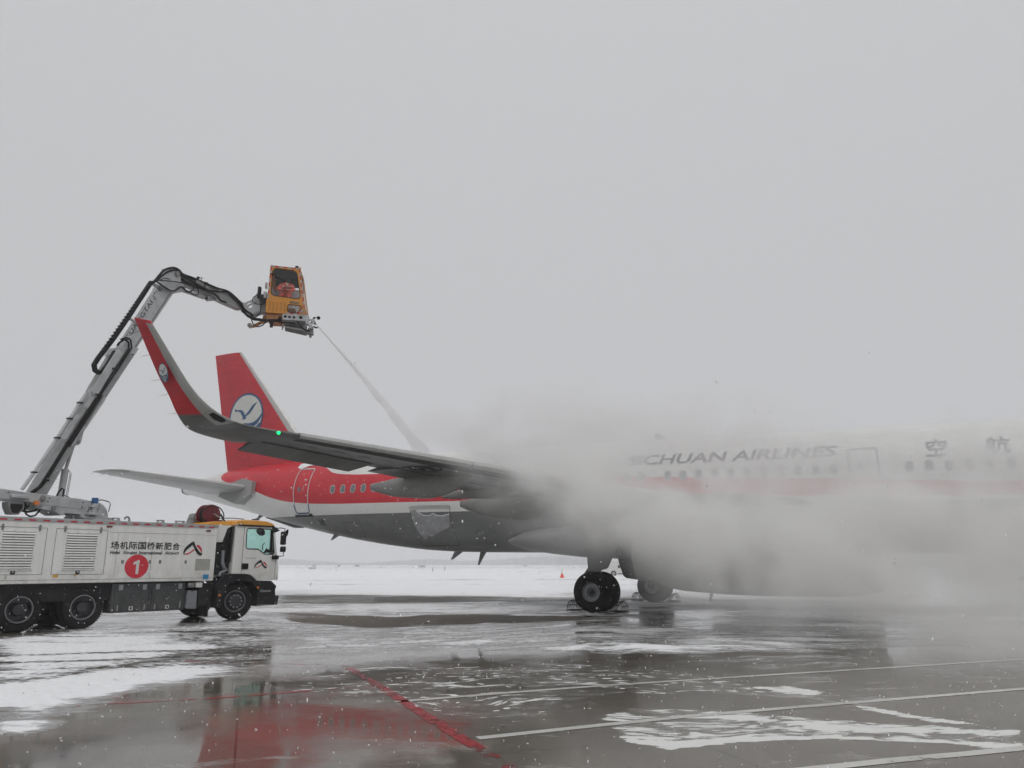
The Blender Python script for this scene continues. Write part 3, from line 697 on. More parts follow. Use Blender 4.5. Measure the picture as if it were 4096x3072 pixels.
# lofted aerofoils
CH = [0, .012, .04, .09, .16, .25, .345, .42, .52, .64, .75, .86, .94, 1.0]
def thick(c): return 5 * (.2969 * math.sqrt(c) - .126 * c - .3516 * c * c + .2843 * c ** 3 - .1036 * c ** 4)
def foil(le, te, up, t, camber=0.0):
    le, te, up = Vector(le), Vector(te), Vector(up); c = (te - le).length; out = []
    for s, lst in ((1, CH), (-1, CH[-2:0:-1])):
        for q in lst:
            h = thick(q) * t * c * s + camber * c * 4 * q * (1 - q) * .5
            out.append(le + (te - le) * q + up * h)
    return out
NF = 2 * len(CH) - 2
def loft(secs, capa=True, capb=True): return MB().rings([foil(*s) for s in secs], True, capa, capb)
def zle(y): return 4.13 - .065 * (16.3 - y)
def wing(side, st):
    S = lambda y: side * y
    LE = lambda y: -4.8 + .53 * (y - 1.98)
    def TE(y): return 1.4 + .28 * (y - 6.4) if y > 6.4 else 1.4
    def sec(y, t, droop=0, dx=0): return ((LE(y), S(y), zle(y)), (TE(y) + dx, S(y), zle(y) - .03 - droop), (0, 0, 1), t, .012)
    w = obj('wing', loft([sec(0.8, .15), sec(2.2, .15), sec(4.2, .135), sec(6.4, .125), sec(9, .12), sec(11.9, .115), sec(12.4, .115), sec(14.2, .11), sec(15.9, .11)]), WINGGREY, air, 40)
    ups = [(0, 0, 1), (0, -.12 * side, 1), (0, -.45 * side, .9), (0, -.8 * side, .6), (0, -.93 * side, .36), (0, -.95 * side, .3), (0, -.96 * side, .28), (0, -.96 * side, .28), (0, -.96 * side, .28)]
    les = [(2.58, 15.9, 4.104), (2.79, 16.3, 4.13), (3.12, 16.8, 4.20), (3.45, 17.12, 4.40), (3.76, 17.32, 4.70), (4.02, 17.46, 5.05), (4.38, 17.66, 5.65), (4.66, 17.82, 6.13), (4.76, 17.85, 6.27)]
    tes = [(4.06, 15.9, 4.00), (4.20, 16.35, 4.03), (4.35, 16.95, 4.14), (4.46, 17.2, 4.42), (4.60, 17.34, 4.80), (4.79, 17.5, 5.22), (5.03, 17.7, 5.85), (5.18, 17.85, 6.30), (5.22, 17.88, 6.39)]
    upsv = [Vector(u).normalized() for u in ups]
    # interpolate smoothly along the blended tip
    def cr(P, t):
        k = min(int(t), len(P) - 2); f = t - k; p = [Vector(P[max(0, min(len(P) - 1, k + i))]) for i in (-1, 0, 1, 2)]
        return .5 * ((2 * p[1]) + (-p[0] + p[2]) * f + (2 * p[0] - 5 * p[1] + 4 * p[2] - p[3]) * f * f + (-p[0] + 3 * p[1] - 3 * p[2] + p[3]) * f ** 3)
    secs = []; T = []
    t = 0.
    while t < 8.001:
        a, b, u = cr(les, t), cr(tes, t), cr(upsv, t).normalized()
        secs.append(((a.x, S(a.y), a.z), (b.x, S(b.y), b.z), tuple(u), .095, 0)); T.append(t); t += .25
    mb = loft(secs, True, True); k = NF; nring = len(secs)
    for r in range(nring - 1):
        for i in range(k):
            j = min(i, k - 1 - i) if True else 0; c = CH[i] if i < len(CH) else CH[k - i]; c2 = CH[(i + 1)] if i + 1 < len(CH) else CH[(k - i - 1) % len(CH)] if k - i - 1 > 0 else 0
            cm = min(c, c2)
            zm = (secs[r][0][2] + secs[r][1][2]) / 2
            red = (cm >= .34 and zm > 4.40) or zm > 6.22
            mb.m[r * k + i] = 1 if red else (2 if cm < .34 and T[r] >= 2.2 else 0)
    mb.m[-1] = 1
    sh = obj('sharklet', mb, [WINGGREY, RED, mat('sharklet pale edge', (.34, .345, .33), .4, var=.12)] if side == 1 else [WINGGREY, RED, MATS['sharklet pale edge']], air, 40)
    # leading edge slats and drooped control surfaces
    for ya, yb in ((2.8, 5.2), (6.3, 9.0), (9.02, 11.85), (11.87, 15.75)):
        R = []
        for y in np.linspace(ya, yb, 5):
            f = foil(*sec(y, .12)); le = Vector(f[0]); pts = [Vector(f[i % NF]) for i in (3, 2, 1, 0, NF - 1, NF - 2)]
            c = TE(y) - LE(y); R.append([q + Vector((-.012, 0, .012 if q.z > le.z else -.010)) for q in pts])
        obj('slat', MB().rings(R, False, False, False), SLAT, air, 40)
    def surf(name, ya, yb, drop, c0, label=None):
        R = []
        for y in (ya, (ya + yb) / 2, yb):
            c = TE(y) - LE(y); a = Vector((LE(y) + c * c0, S(y), zle(y) - .03)); b = Vector((TE(y) + .03, S(y), zle(y) - .03 - drop))
            u = Vector((0, 0, 1)); t = .11 * c
            R.append([a + u * t * .30, a.lerp(b, .5) + u * t * .18, b + u * .008, b - u * .008, a.lerp(b, .5) - u * t * .18, a - u * t * .34])
        return obj(name, MB().rings(R), WINGGREY, air, 30)
    surf('aileron', 12.98, 15.86, .22, .70)
    surf('flap', 6.5, 12.4, .12, .68); surf('flap', 2.3, 6.35, .12, .72)
    def fairing(y, x0, x1, zt, depth, w):
        P = []
        for s in np.linspace(0, 1, 17):
            x = x0 + (x1 - x0) * s; up = zt if x < TE(y) else zt - (x - TE(y)) / (x1 - TE(y) + 1e-6) * (.0)
            prof = math.sin(min(1, s / .45) * math.pi / 2) ** .7 if s < .45 else 1 - ((s - .45) / .55) ** 1.9 * .80
            d = depth * prof; ww = w * (math.sin(min(1, s / .3) * math.pi / 2) ** .8 if s < .3 else 1 - max(0, (s - .55) / .45) ** 1.5 * .75)
            tz = zt if x < TE(y) - .1 else zt - (x - TE(y) + .1) / (x1 - TE(y) + .1) * .20
            R = [(x, S(y) + ww * math.cos(a) * (1 if math.sin(a) < 0 else .9), tz + (d * math.sin(a) if math.sin(a) < 0 else .03 * math.sin(a))) for a in (2 * math.pi * i / 20 for i in range(20))]
            P.append(R)
        f = obj('flap_track_fairing', MB().rings(P), mat('fairing grey', (.27, .275, .265), .4, var=.14, vscale=2) if 'fairing grey' not in MATS else MATS['fairing grey'], air, 50)
        xx = x0 + (x1 - x0) * .42
        return f
    for a in st: fairing(*a)
    return w
FST = [(11.05, .75, 3.92, 3.72, .60, .21), (8.9, .2, 2.95, 3.58, .34, .16), (7.2, -.6, 3.25, 3.54, .80, .26)]
wing(1, FST); wing(-1, FST)
# number painted under the wing, lamp window, navigation lamp, wicks
def underwing(P, F, off=.012):
    def zz(x, y):
        LE = -4.8 + .53 * (y - 1.98); TEy = 1.4 + .28 * (y - 6.4); c = TEy - LE; q = min(max((x - LE) / c, .001), .999)
        return zle(y) - .03 * q - thick(q) * .1135 * c + .012 * c * 2 * q * (1 - q) - off
    return MB().add([(x, y, zz(x, y)) for x, y in P], F)
ell = [(1.62 + .56 * math.cos(t), 12.28 + .36 * math.sin(t)) for t in np.arange(0, 6.28, .26)]; ein = [(1.62 + .49 * math.cos(t), 12.28 + .28 * math.sin(t)) for t in np.arange(0, 6.28, .26)]
k = len(ell); u1 = underwing(ell + ein, [(i, (i + 1) % k, k + (i + 1) % k, k + i) for i in range(2, k - 3)])
tv, tf = text('5', 1, .02); tv = fit(tv, 12.5, 12.06, 1.95, 1.3); u2 = underwing([(b, a) for a, b in tv], tf); u1.add(u2.v, u2.f)
obj('underwing_number', u1, BLACK, air)
def uline(f0, ya, yb, w, name, m, k=24):
    A = []
    for y in np.linspace(ya, yb, k + 1):
        LEy = -4.8 + .53 * (y - 1.98); c = (1.4 + .28 * (max(y, 6.4) - 6.4)) - LEy; x = LEy + f0 * c; A += [(x - w / 2, y), (x + w / 2, y)]
    return obj(name, underwing(A, [(2 * i, 2 * i + 1, 2 * i + 3, 2 * i + 2) for i in range(k)], .010), m, air)
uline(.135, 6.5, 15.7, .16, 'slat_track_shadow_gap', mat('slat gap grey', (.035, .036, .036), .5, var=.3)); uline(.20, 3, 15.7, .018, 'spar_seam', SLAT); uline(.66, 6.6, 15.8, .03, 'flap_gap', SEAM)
for y in np.arange(6.9, 15.4, .62):
    LEy = -4.8 + .53 * (y - 1.98); c = (1.4 + .28 * (y - 6.4)) - LEy; q_ = [(LEy + .42 * c + .10 * math.cos(t), y + .19 * math.sin(t)) for t in np.arange(0, 6.28, .4)]
    obj('access_panel', underwing(q_, [tuple(range(len(q_)))], .008), MATS['access panel grey'] if 'access panel grey' in MATS else mat('access panel grey', (.125, .13, .125), .4, var=.2), air)
obj('navigation_lamp', MB().lathe([(0, .001), (.015, .024), (.035, .034), (.055, .03), (.08, .014)], (2.72, 16.15, 4.10), (-.35, .5, -.15), 16), NAVGREEN, air)
lv = MB(); 
obj('tip_lamp_window', MB().add([(3.30, 17.02, 4.235), (3.36, 17.06, 4.30), (3.52, 17.18, 4.40), (3.60, 17.2, 4.36), (3.52, 17.14, 4.26), (3.38, 17.07, 4.20)], [(0, 1, 2, 3, 4, 5)]), BLACK, air)
wk = MB()
for q in ((5.12, 17.79, 6.1), (4.95, 17.64, 5.62), (4.76, 17.48, 5.12), (4.62, 17.36, 4.82), (4.48, 17.22, 4.45)):
    obj('discharge_wick', MB().cyl(q, (q[0] + .22, q[1] + .0, q[2] - .01), .0045, .003, 6), BLACK, air)

# tail: fin, rudder line, badge
FIN = lambda z: (15.85 - (7.43 - z) * -(-.9), 0)
def fin_le(z): return 19.73 - (11.74 - z) * .9
def fin_te(z): return 21.52 - (11.78 - z) * .252
secs = [((fin_le(z), 0, z), (fin_te(z), 0, z), (0, 1, 0), .10, 0) for z in (5.5, 6.5, 7.5, 8.5, 9.5, 10.5, 11.5, 11.72)]
mb = loft(secs); k = NF
for r in range(len(secs) - 1):
    for i in range(k):
        c = CH[i] if i < len(CH) else CH[k - i]; c2 = CH[i + 1] if i + 1 < len(CH) else (CH[k - i - 1] if k - i - 1 >= 0 else 0)
        if min(c, c2) < .05: mb.m[r * k + i] = 1
finm = RED
fin = obj('vertical_stabilizer', mb, [RED, SLAT], air, 40)
obj('dorsal_fillet', MB().rings([[(x, -w, 5.95), (x, 0, z), (x, w, 5.95)] for x, w, z in ((11.9, .02, 6.04), (12.8, .10, 6.2), (13.6, .17, 6.45), (14.6, .22, 6.9), (15.5, .2, 7.1), (16.5, .15, 7.1))], True), RED, air, 60)
def finy(x, z):
    a, b = fin_le(z), fin_te(z); q = min(max((x - a) / (b - a), .001), .999); return thick(q) * .10 * (b - a)
def on_fin(P, F, off=.018): 
    bm = bmesh.new(); vs = [bm.verts.new((x, 0, z)) for x, z in P]
    for f in F:
        try: bm.faces.new([vs[i] for i in f])
        except ValueError: pass
    for z_ in np.arange(7, 10, .25): bmesh.ops.bisect_plane(bm, geom=bm.verts[:] + bm.edges[:] + bm.faces[:], plane_co=(0, 0, z_), plane_no=(0, 0, 1))
    for s in np.arange(16.5, 21, .12): bmesh.ops.bisect_plane(bm, geom=bm.verts[:] + bm.edges[:] + bm.faces[:], plane_co=(s, 0, 0), plane_no=(1, 0, 0))
    bm.verts.index_update(); mb = MB().add([(v.co.x, finy(v.co.x, v.co.z) + off, v.co.z) for v in bm.verts], [tuple(v.index for v in f.verts) for f in bm.faces]); bm.free(); return mb
mb = MB()
zz = np.linspace(5.7, 11.7, 20); A = []
for z in zz:
    x = fin_te(z) - .29 * (fin_te(z) - fin_le(z))
    A += [(x - .008, finy(x, z) + .004, z), (x + .008, finy(x, z) + .004, z)]
obj('rudder_gap', MB().add(A, [(2 * i, 2 * i + 1, 2 * i + 3, 2 * i + 2) for i in range(19)]), mat('dark red gap', (.25, .01, .02), .6), fin)
BIRD = [(1595, 1133), (1560, 1140), (1525, 1165), (1500, 1200), (1450, 1248), (1430, 1215), (1400, 1192), (1350, 1190), (1308, 1175), (1322, 1212), (1345, 1200), (1385, 1215), (1410, 1250), (1425, 1270), (1402, 1288), (1425, 1284), (1450, 1288), (1472, 1275), (1457, 1262), (1500, 1240), (1540, 1200), (1565, 1160)]
BIRD = [((x - 1458) / 215, -(z - 1265) / 232) for x, z in BIRD]
def badge():
    """unit disc badge: list of (verts2d, faces, material)"""
    out = []; n_ = 40; c = [(math.cos(2 * math.pi * i / n_), math.sin(2 * math.pi * i / n_)) for i in range(n_)]
    out.append((c, [tuple(range(n_))], BLUE, 0)); out.append(([(a * .915, b * .915) for a, b in c], [tuple(range(n_))], LOGOWHITE, .003))
    out.append((BIRD, [tuple(range(len(BIRD)))], BLUE, .006))
    V_, F_ = [], []
    def rb(ctrl, w):
        L, R_ = ribbon(ctrl, w); b = len(V_); k = len(L); V_.extend(L + R_); F_.extend((b + i, b + i + 1, b + k + i + 1, b + k + i) for i in range(k - 1))
    P = lambda a, r=.93: (r * math.cos(math.radians(a)), r * math.sin(math.radians(a)))
    rb([P(6), (.66, -.52), (-.06, -.28)], (.04, .30, .08)); rb([P(-20), (.55, -.70), (-.02, -.46)], (.15, .12, .05)); rb([P(-38), (.45, -.84), (.0, -.58)], (.15, .11, .04)); rb([P(-56), (.3, -.88), (.02, -.68)], (.16, .12, .04)); rb([(-.02, -.26), (-.26, -.34), (-.04, -.62)], (.05, .06, .05))
    rb([P(184), (-.66, -.40), (-.10, -.40)], (.05, .30, .06)); rb([P(203), (-.60, -.68), (-.06, -.52)], (.12, .16, .03)); rb([P(222), (-.5, -.85), (-.03, -.62)], (.13, .13, .03)); rb([P(238), (-.35, -.92), (.0, -.70)], (.12, .10, .02)) 
    out.append((V_, F_, BLUE, .006)); return out
first = None
for Vb, Fb, m, off in badge():
    q = on_fin([(18.97 - x * 1.13, 8.33 + z * 1.2) for x, z in Vb], Fb, .022 + off)
    o = obj('airline_badge' if first is None else 'badge_mark', q, m, fin if first is None else first, 60); first = first or o
# badge on the sharklet, lying on its outer face
shc = Vector((4.47, 17.60, 5.21)); sx, sz = Vector((-.98, .0, .0)), Vector((.12, .24, .93)); sn = Vector((.0, .96, -.27)).normalized()
first = None; shk = [o for o in COL.objects if o.name.startswith('sharklet')][0]
for Vb, Fb, m, off in badge():
    q = MB().add([tuple(shc + sx * x * .125 + sz * z * .205 + sn * (.045 + off * .7)) for x, z in Vb], Fb)
    o = obj('airline_badge' if first is None else 'badge_mark', q, m, shk if first is None else first, 60); first = first or o

# horizontal stabilizers
for s in (1, -1):
    secs = [((16.95 + .575 * (y - .9), s * y, 4.72 + .088 * (y - .9)), (20.75 + .115 * (y - .9), s * y, 4.68 + .082 * (y - .9)), (0, 0, 1), .10, 0) for y in (.4, .9, 2, 4, 5.6, 5.95)]
    secs.append(((20.2, s * 6.18, 5.17), (21.37, s * 6.22, 5.13), (0, 0, 1), .05, 0))
    ht = obj('horizontal_stabilizer', loft(secs), mat('stabilizer grey', (.33, .335, .33), .4, var=.12) if s == 1 else MATS['stabilizer grey'], air, 40)
    R = []
    for y in (1.6, 3.5, 5.7):
        f = foil((16.95 + .575 * (y - .9), s * y, 4.72 + .088 * (y - .9)), (20.75 + .115 * (y - .9), s * y, 4.68 + .082 * (y - .9)), (0, 0, 1), .10); R.append([Vector(f[i % NF]) + Vector((-.01, 0, 0)) for i in (2, 1, 0, NF - 1, NF - 2, NF - 3)])
    obj('leading_edge', MB().rings(R, False, False, False), SLAT, ht)
    # angled root fairing that turns with the stabilizer
    obj('root_fairing', MB().add([(16.9, s * 1.62, 5.0), (17.75, s * 1.35, 5.18), (18.9, s * 1.15, 4.95), (16.9, s * 1.62, 4.45), (17.9, s * 1.5, 4.02), (19.3, s * 1.15, 4.42), (16.95, s * .6, 5.0), (17.8, s * .5, 5.2), (18.9, s * .4, 4.95), (16.95, s * .6, 4.45), (17.9, s * .5, 4.02), (19.3, s * .4, 4.42)],
        [(0, 1, 4, 3), (1, 2, 5, 4), (6, 9, 10, 7), (7, 10, 11, 8), (0, 6, 7, 1), (1, 7, 8, 2), (3, 4, 10, 9), (4, 5, 11, 10), (0, 3, 9, 6), (2, 8, 11, 5)]), MATS['stabilizer grey'], ht, 20)
    for y in (5.3, 5.7, 6.1): obj('discharge_wick', MB().cyl((20.75 + .115 * (y - .9), s * y, 4.68 + .082 * (y - .9)), (21.0 + .115 * (y - .9), s * y, 4.62 + .082 * (y - .9)), .007, .004, 6), BLACK, ht)

# engines
for s in (1, -1):
    o = (-8.4, s * 5.75, 1.93)
    prof = [(.9, .93), (.35, .93), (.06, .97), (0, 1.02), (.05, 1.08), (.35, 1.17), (1.2, 1.22), (2.8, 1.22), (4.0, 1.19), (5.2, 1.10), (6.0, .94), (6.45, .80), (6.45, .76), (5.2, .80)]
    e = obj('engine', MB().lathe(prof, o, (1, 0, -.012), 56), MATS['fairing grey'], air, 40)
    obj('fan', MB().lathe([(.9, .93), (.88, .3), (.55, .16), (.3, .001)], o, (1, 0, 0), 40), CHASSIS, e); obj('exhaust_plug', MB().lathe([(5.2, .8), (5.3, .45), (6.2, .36), (7.0, .05)], o, (1, 0, -.012), 32), DARKRIM, e)
    obj('pylon', MB().rings([[(x, s * 5.75 - w, zb), (x, s * 5.75 - w, zt), (x, s * 5.75 + w, zt), (x, s * 5.75 + w, zb)] for x, w, zb, zt in ((-7.2, .03, 2.95, 3.12), (-6.3, .16, 2.9, 3.3), (-4.5, .2, 2.85, 3.5), (-2.8, .2, 2.9, 3.4), (-1.2, .16, 2.7, 3.3), (.4, .04, 3.0, 3.2))]), GREY_AC, e)
    obj('drain_mast', MB().tube([(-4.0, s * 5.75, .75), (-3.95, s * 5.75, .50)], [.06, .02], 8), GREY_AC, e)

# landing gear
def wheel(parent, x, y, z, r, w, s, rr, name='wheel'):
    ax = (0, 1, 0); pr = []
    for a in np.linspace(-1, 1, 13): pr.append((a * w / 2, r - (r - rr * 1.12) * abs(a) ** 3.2 * .62))
    t = obj(name, MB().lathe([(-w / 2 * .92, rr * .98)] + [(-w / 2, rr * 1.12)] + pr + [(w / 2, rr * 1.12), (w / 2 * .92, rr * .98)], (x, y, z), ax, 48), RUBBER, parent, 50)
    pr = [(s * w * .44, rr), (s * w * .42, rr * .92), (s * w * .30, rr * .86), (s * w * .30, rr * .58), (s * w * .38, rr * .54), (s * w * .38, rr * .50), (s * w * .22, rr * .46), (s * w * .22, .001)]
    obj('rim', MB().lathe(pr, (x, y, z), ax, 40), RIMGREY, t, 30)
    obj('rim', MB().lathe([(-a, b) for a, b in pr], (x, y, z), ax, 40), RIMGREY, t, 30)
    hb = MB()
    for k in range(9):
        a = 2 * math.pi * k / 9; hb.cyl((x + rr * .30 * math.cos(a), y + s * w * .20, z + rr * .30 * math.sin(a)), (x + rr * .30 * math.cos(a), y + s * w * .28, z + rr * .30 * math.sin(a)), .025, n=8)
    hb.cyl((x, y + s * w * .2, z), (x, y + s * w * .34, z), rr * .2, rr * .16, 16); obj('hub', hb, DARKRIM, t); return t
for s in (1, -1):
    g = obj('landing_gear', MB().cyl((0, s * 3.8, .5), (-.05, s * 3.75, 3.3), .125, .15, 20).cyl((0, s * 3.8, .45), (0, s * 3.8, 1.3), .085, n=16).cyl((0, s * 3.3, .62), (0, s * 4.3, .62), .07, n=14)
            .tube([(.22, s * 3.8, .8), (.42, s * 3.8, 1.15), (.16, s * 3.8, 1.5)], .045, 8).tube([(-.05, s * 3.72, 2.2), (-.1, s * 2.4, 2.6)], .06, 10), DIMGREY, air)
    wheel(g, 0, s * 4.235, .62, .635, .44, s, .30); wheel(g, 0, s * 3.365, .62, .635, .44, -s, .30)
    obj('gear_door', MB().add([(-.45, s * 4.02, 1.36), (.20, s * 4.02, 1.16), (.26, s * 3.98, 1.75), (.30, s * 3.95, 3.2), (-1.1, s * 3.95, 3.2), (-.75, s * 3.98, 2.0)] + [(-.45, s * 4.06, 1.36), (.20, s * 4.06, 1.16), (.26, s * 4.02, 1.75), (.30, s * 3.99, 3.2), (-1.1, s * 3.99, 3.2), (-.75, s * 4.02, 2.0)],
        [(0, 1, 2, 3, 4, 5), (11, 10, 9, 8, 7, 6)] + [(i, (i + 1) % 6, (i + 1) % 6 + 6, i + 6) for i in range(6)]), MATS['fairing grey'], g, 20)
# belly gear doors hanging open
for s in (1, -1):
    P = [(.30, 1.95), (.18, 1.5), (.02, 1.08), (-.08, 1.0), (-.65, .93), (-1.6, .9), (-2.1, 1.0), (-2.15, 1.95)]
    k = len(P); A = [(x, s * (.55 + (1.95 - z) * .12), z) for x, z in P] + [(x, s * (.62 + (1.95 - z) * .12), z) for x, z in P]
    obj('belly_door', MB().add(A, [tuple(range(k)), tuple(range(2 * k - 1, k - 1, -1))] + [(i, (i + 1) % k, (i + 1) % k + k, i + k) for i in range(k)]), CHASSIS, air, 30)
g = obj('nose_gear', MB().cyl((-16.91, 0, .38), (-16.7, 0, 2.2), .09, .11, 16).cyl((-16.91, -.3, .38), (-16.91, .3, .38), .05, n=12), DIMGREY, air)
for s in (1, -1): wheel(g, -16.91, s * .25, .38, .38, .22, s, .19)

# ------------------------------------------------------------------ deicing truck
trk = empty('deicing_truck', TK, 'white deicing truck with orange cab roof and raised boom beside the jet tail', 'truck')
YS = -1.25
body = obj('tank_body', MB().box((-1.73, 0, 1.845), (10.30, 2.496, 1.49)), TRUCKWHITE, trk, bevel=.012)
def side_poly(P, th=.004, y=YS - .002): return MB().prism(P, y - th, y)
def side_box(x0, x1, z0, z1, th=.006): return MB().box(((x0 + x1) / 2, YS - th / 2, (z0 + z1) / 2), (x1 - x0, th, z1 - z0))
obj('roof_rail', MB().box((-1.73, YS + .06, 2.615), (10.34, .16, .075)).box((-1.73, -YS - .06, 2.615), (10.34, .16, .075)).box((-1.73, 0, 2.60), (10.28, 2.34, .03)), TAPESILVER, body, bevel=.008)
k = 0
x = 3.30
tx_ = [3.30]
while tx_[-1] > -6.6: tx_ += [tx_[-1] - .158, tx_[-1] - .311]
strip_ = MB().add([(x, YS - .0235, z) for x in tx_ for z in (2.565, 2.605)], [(2 * i, 2 * i + 1, 2 * i + 3, 2 * i + 2) for i in range(len(tx_) - 1)]); strip_.m = [i % 2 for i in range(len(tx_) - 1)]
obj('reflective_tape', strip_, [TAPERED, TAPESILVER], body)
gap = MB()
for (x0, x1, z0, z1) in ((-2.35, -1.085, 1.315, 2.41), (-.875, .355, 1.31, 2.405)):
    for a, b, c, d in ((x0, x1, z0 - .004, z0 + .004), (x0, x1, z1 - .004, z1 + .004), (x0 - .004, x0 + .004, z0, z1), (x1 - .004, x1 + .004, z0, z1)): gap.box(((a + b) / 2, YS - .0015, (c + d) / 2), (max(b - a, .008), .003, max(d - c, .008)))
gap.box((.4, YS - .0015, 1.185), (6, .003, .006)).box((.9, YS - .0015, 2.38), (.002, .003, .002)).box((1.9, YS - .0015, 2.36), (3.0, .003, .004)).box((.63, YS - .001, 1.8), (.004, .002, 1.1)).box((1.56, YS - .001, 1.6), (.005, .002, .85))
obj('panel_gap', gap, SEAM, body)
def louvre(x0, x1):
    z0, z1 = 1.445, 2.30
    f = MB()
    for a, b, c, d in ((x0 - .04, x1 + .04, z1, z1 + .04), (x0 - .04, x1 + .04, z0 - .04, z0), (x0 - .04, x0, z0, z1), (x1, x1 + .04, z0, z1)): f.box(((a + b) / 2, YS - .008, (c + d) / 2), (b - a, .016, d - c))
    v = obj('vent', f, TRUCKWHITE, body, bevel=.004)
    b = MB().box(((x0 + x1) / 2, YS - .003, (z0 + z1) / 2), (x1 - x0, .004, z1 - z0)); obj('vent_backing', b, DIMGREY, v)
    s = MB(); nS = 14; h = (z1 - z0) / nS
    for i in range(nS):
        zc = z0 + h * (i + .5); s.add([(x0, YS - .006, zc + h * .30), (x1, YS - .006, zc + h * .30), (x1, YS - .034, zc - h * .30), (x0, YS - .034, zc - h * .30), (x0, YS - .006, zc - h * .16), (x1, YS - .006, zc - h * .16)], [(0, 1, 2, 3), (3, 2, 5, 4)])
    obj('slats', s, TRUCKWHITE, v)
    r = MB()
    for i in range(4):
        for zz_ in (z0 - .02, z1 + .02): r.cyl((x0 + (x1 - x0) * i / 3, YS - .016, zz_), (x0 + (x1 - x0) * i / 3, YS - .022, zz_), .008, n=8)
    for zz_ in (1.7, 2.03):
        for xx in (x0 - .02, x1 + .02): r.cyl((xx, YS - .016, zz_), (xx, YS - .022, zz_), .008, n=8)
    obj('rivets', r, SEAM, v)
louvre(-2.03, -1.34); louvre(-.62, .11); louvre(-3.5, -2.8)
for x in (-2.05, -1.25, -.68, .175):
    P = [(x + .032 * math.cos(t), 2.42 + (.058 if math.sin(t) > 0 else .10) * math.sin(t)) for t in np.arange(0, 6.28, .35)]
    h = obj('hinge', side_poly(P, .014), DIMGREY, body); obj('hinge_pin', MB().cyl((x - .03, YS - .02, 2.42), (x + .03, YS - .02, 2.42), .010, n=8), STEEL, h)
def latch(x, z, w=.05, h=.06, m=BLACK):
    q = obj('latch', side_poly(rounded([(x - w, z - h), (x + w, z - h), (x + w, z + h), (x - w, z + h)], .02), .006), m, body)
    obj('latch_grip', side_poly(rounded([(x - w * .5, z - h * .5), (x + w * .5, z - h * .5), (x + w * .3, z + h * .5), (x - w * .3, z + h * .5)], .01), .010, YS - .006), STEEL, q)
latch(-1.71, 1.385); latch(-.27, 1.375)
for x in (.81, 1.53, 1.81, 2.54): latch(x, 1.617, .033, .045, DIMGREY)
obj('warning_sticker', side_box(-1.87, -1.81, 1.215, 1.30), PAPER, body); obj('warning_sticker', side_box(-.345, -.275, 1.215, 1.30), PAPER, body); obj('warning_sticker', side_box(3.0, 3.075, 1.15, 1.25), PAPER, body)
obj('orange_sticker', side_box(-.83, -.71, 1.245, 1.305), YSTICK, body); obj('orange_sticker', side_box(-.345, -.275, 1.285, 1.305, .009), YSTICK, body)
obj('blue_sticker', side_box(3.095, 3.26, 1.15, 1.275), BLUESTICK, body); obj('grey_notice', side_box(2.83, 3.27, 1.39, 1.70), PLATEGREY, body)
obj('marker_lamp', side_poly(rounded([(.30, 2.475), (.45, 2.475), (.45, 2.52), (.30, 2.52)], .02), .015), DEEPRED, body); obj('marker_lamp', side_poly(rounded([(3.06, 2.46), (3.21, 2.46), (3.21, 2.50), (3.06, 2.50)], .02), .015), DEEPRED, body)
disc = [(1.19 + .312 * math.cos(t), 1.50 + .302 * math.sin(t)) for t in np.arange(0, 6.28, .12)]
dd = obj('number_disc', side_poly(disc, .003), SIGNRED, body)
one = [(1.253, 1.661), (1.217, 1.656), (1.13, 1.622), (1.091, 1.591), (1.102, 1.542), (1.173, 1.563), (1.174, 1.302), (1.245, 1.301)]
obj('number_one', side_poly(one, .003, YS - .005), LOGOWHITE, dd)
def side_text(s, x0, x1, z0, z1, bold, name, shear=0, m=LETTER, par=None, y=YS - .006):
    tv, tf = text(s, 1, 0, shear); tv = fit(tv, x0, x1, z0, z1); mb = MB()
    for k, (dx, dz) in enumerate(((0, 0), (bold, 0), (-bold, 0), (0, bold), (0, -bold))): mb.add([(a + dx, y - k * .0003, b + dz) for a, b in tv], tf)
    return obj(name, mb, m, par or body, 60)
CN = '场机际国桥新肥合'
for i, ch in enumerate(CN):
    x0 = .465 + i * .2362; side_text(ch, x0, x0 + .205, 1.94, 2.125, .0035, 'airport_character')
for w_, xa, xb, zb in (('Hefei', .465, .715, 1.81), ('Xinqiao', .79, 1.165, 1.79), ('International', 1.21, 1.84, 1.81), ('Airport', 1.92, 2.32, 1.79)): side_text(w_, xa, xb, zb, 1.893, .0028, 'airport_name', .12)
LB = [(2.726, 2.181), (2.804, 2.03), (2.897, 1.916), (2.962, 1.862), (3.001, 1.876), (3.008, 1.84), (2.988, 1.793), (2.937, 1.789), (2.864, 1.833), (2.794, 1.92), (2.727, 2.05), (2.626, 2.019), (2.536, 1.944), (2.485, 1.87), (2.477, 1.834), (2.496, 1.802), (2.463, 1.813), (2.442, 1.861), (2.457, 1.943), (2.518, 2.033), (2.607, 2.114)]
L1 = [(2.499, 1.844), (2.509, 1.808), (2.584, 1.822), (2.677, 1.872), (2.763, 1.936), (2.749, 1.972), (2.656, 1.896), (2.572, 1.851)]
L2 = [(2.845, 2.092), (2.816, 2.052), (2.883, 1.999), (2.944, 1.933), (2.976, 1.869), (2.999, 1.896), (2.982, 1.975), (2.926, 2.049)]
def airlogo(f, par, y):
    q = obj('airport_emblem', MB().prism([f(*p) for p in LB], y - .003, y), LETTER, par); obj('emblem_ribbon', MB().prism([f(*p) for p in L1], y - .004, y), SIGNRED, q); obj('emblem_ribbon', MB().prism([f(*p) for p in L2], y - .004, y), SIGNRED, q)
airlogo(lambda a, b: (a, b), body, YS - .003)

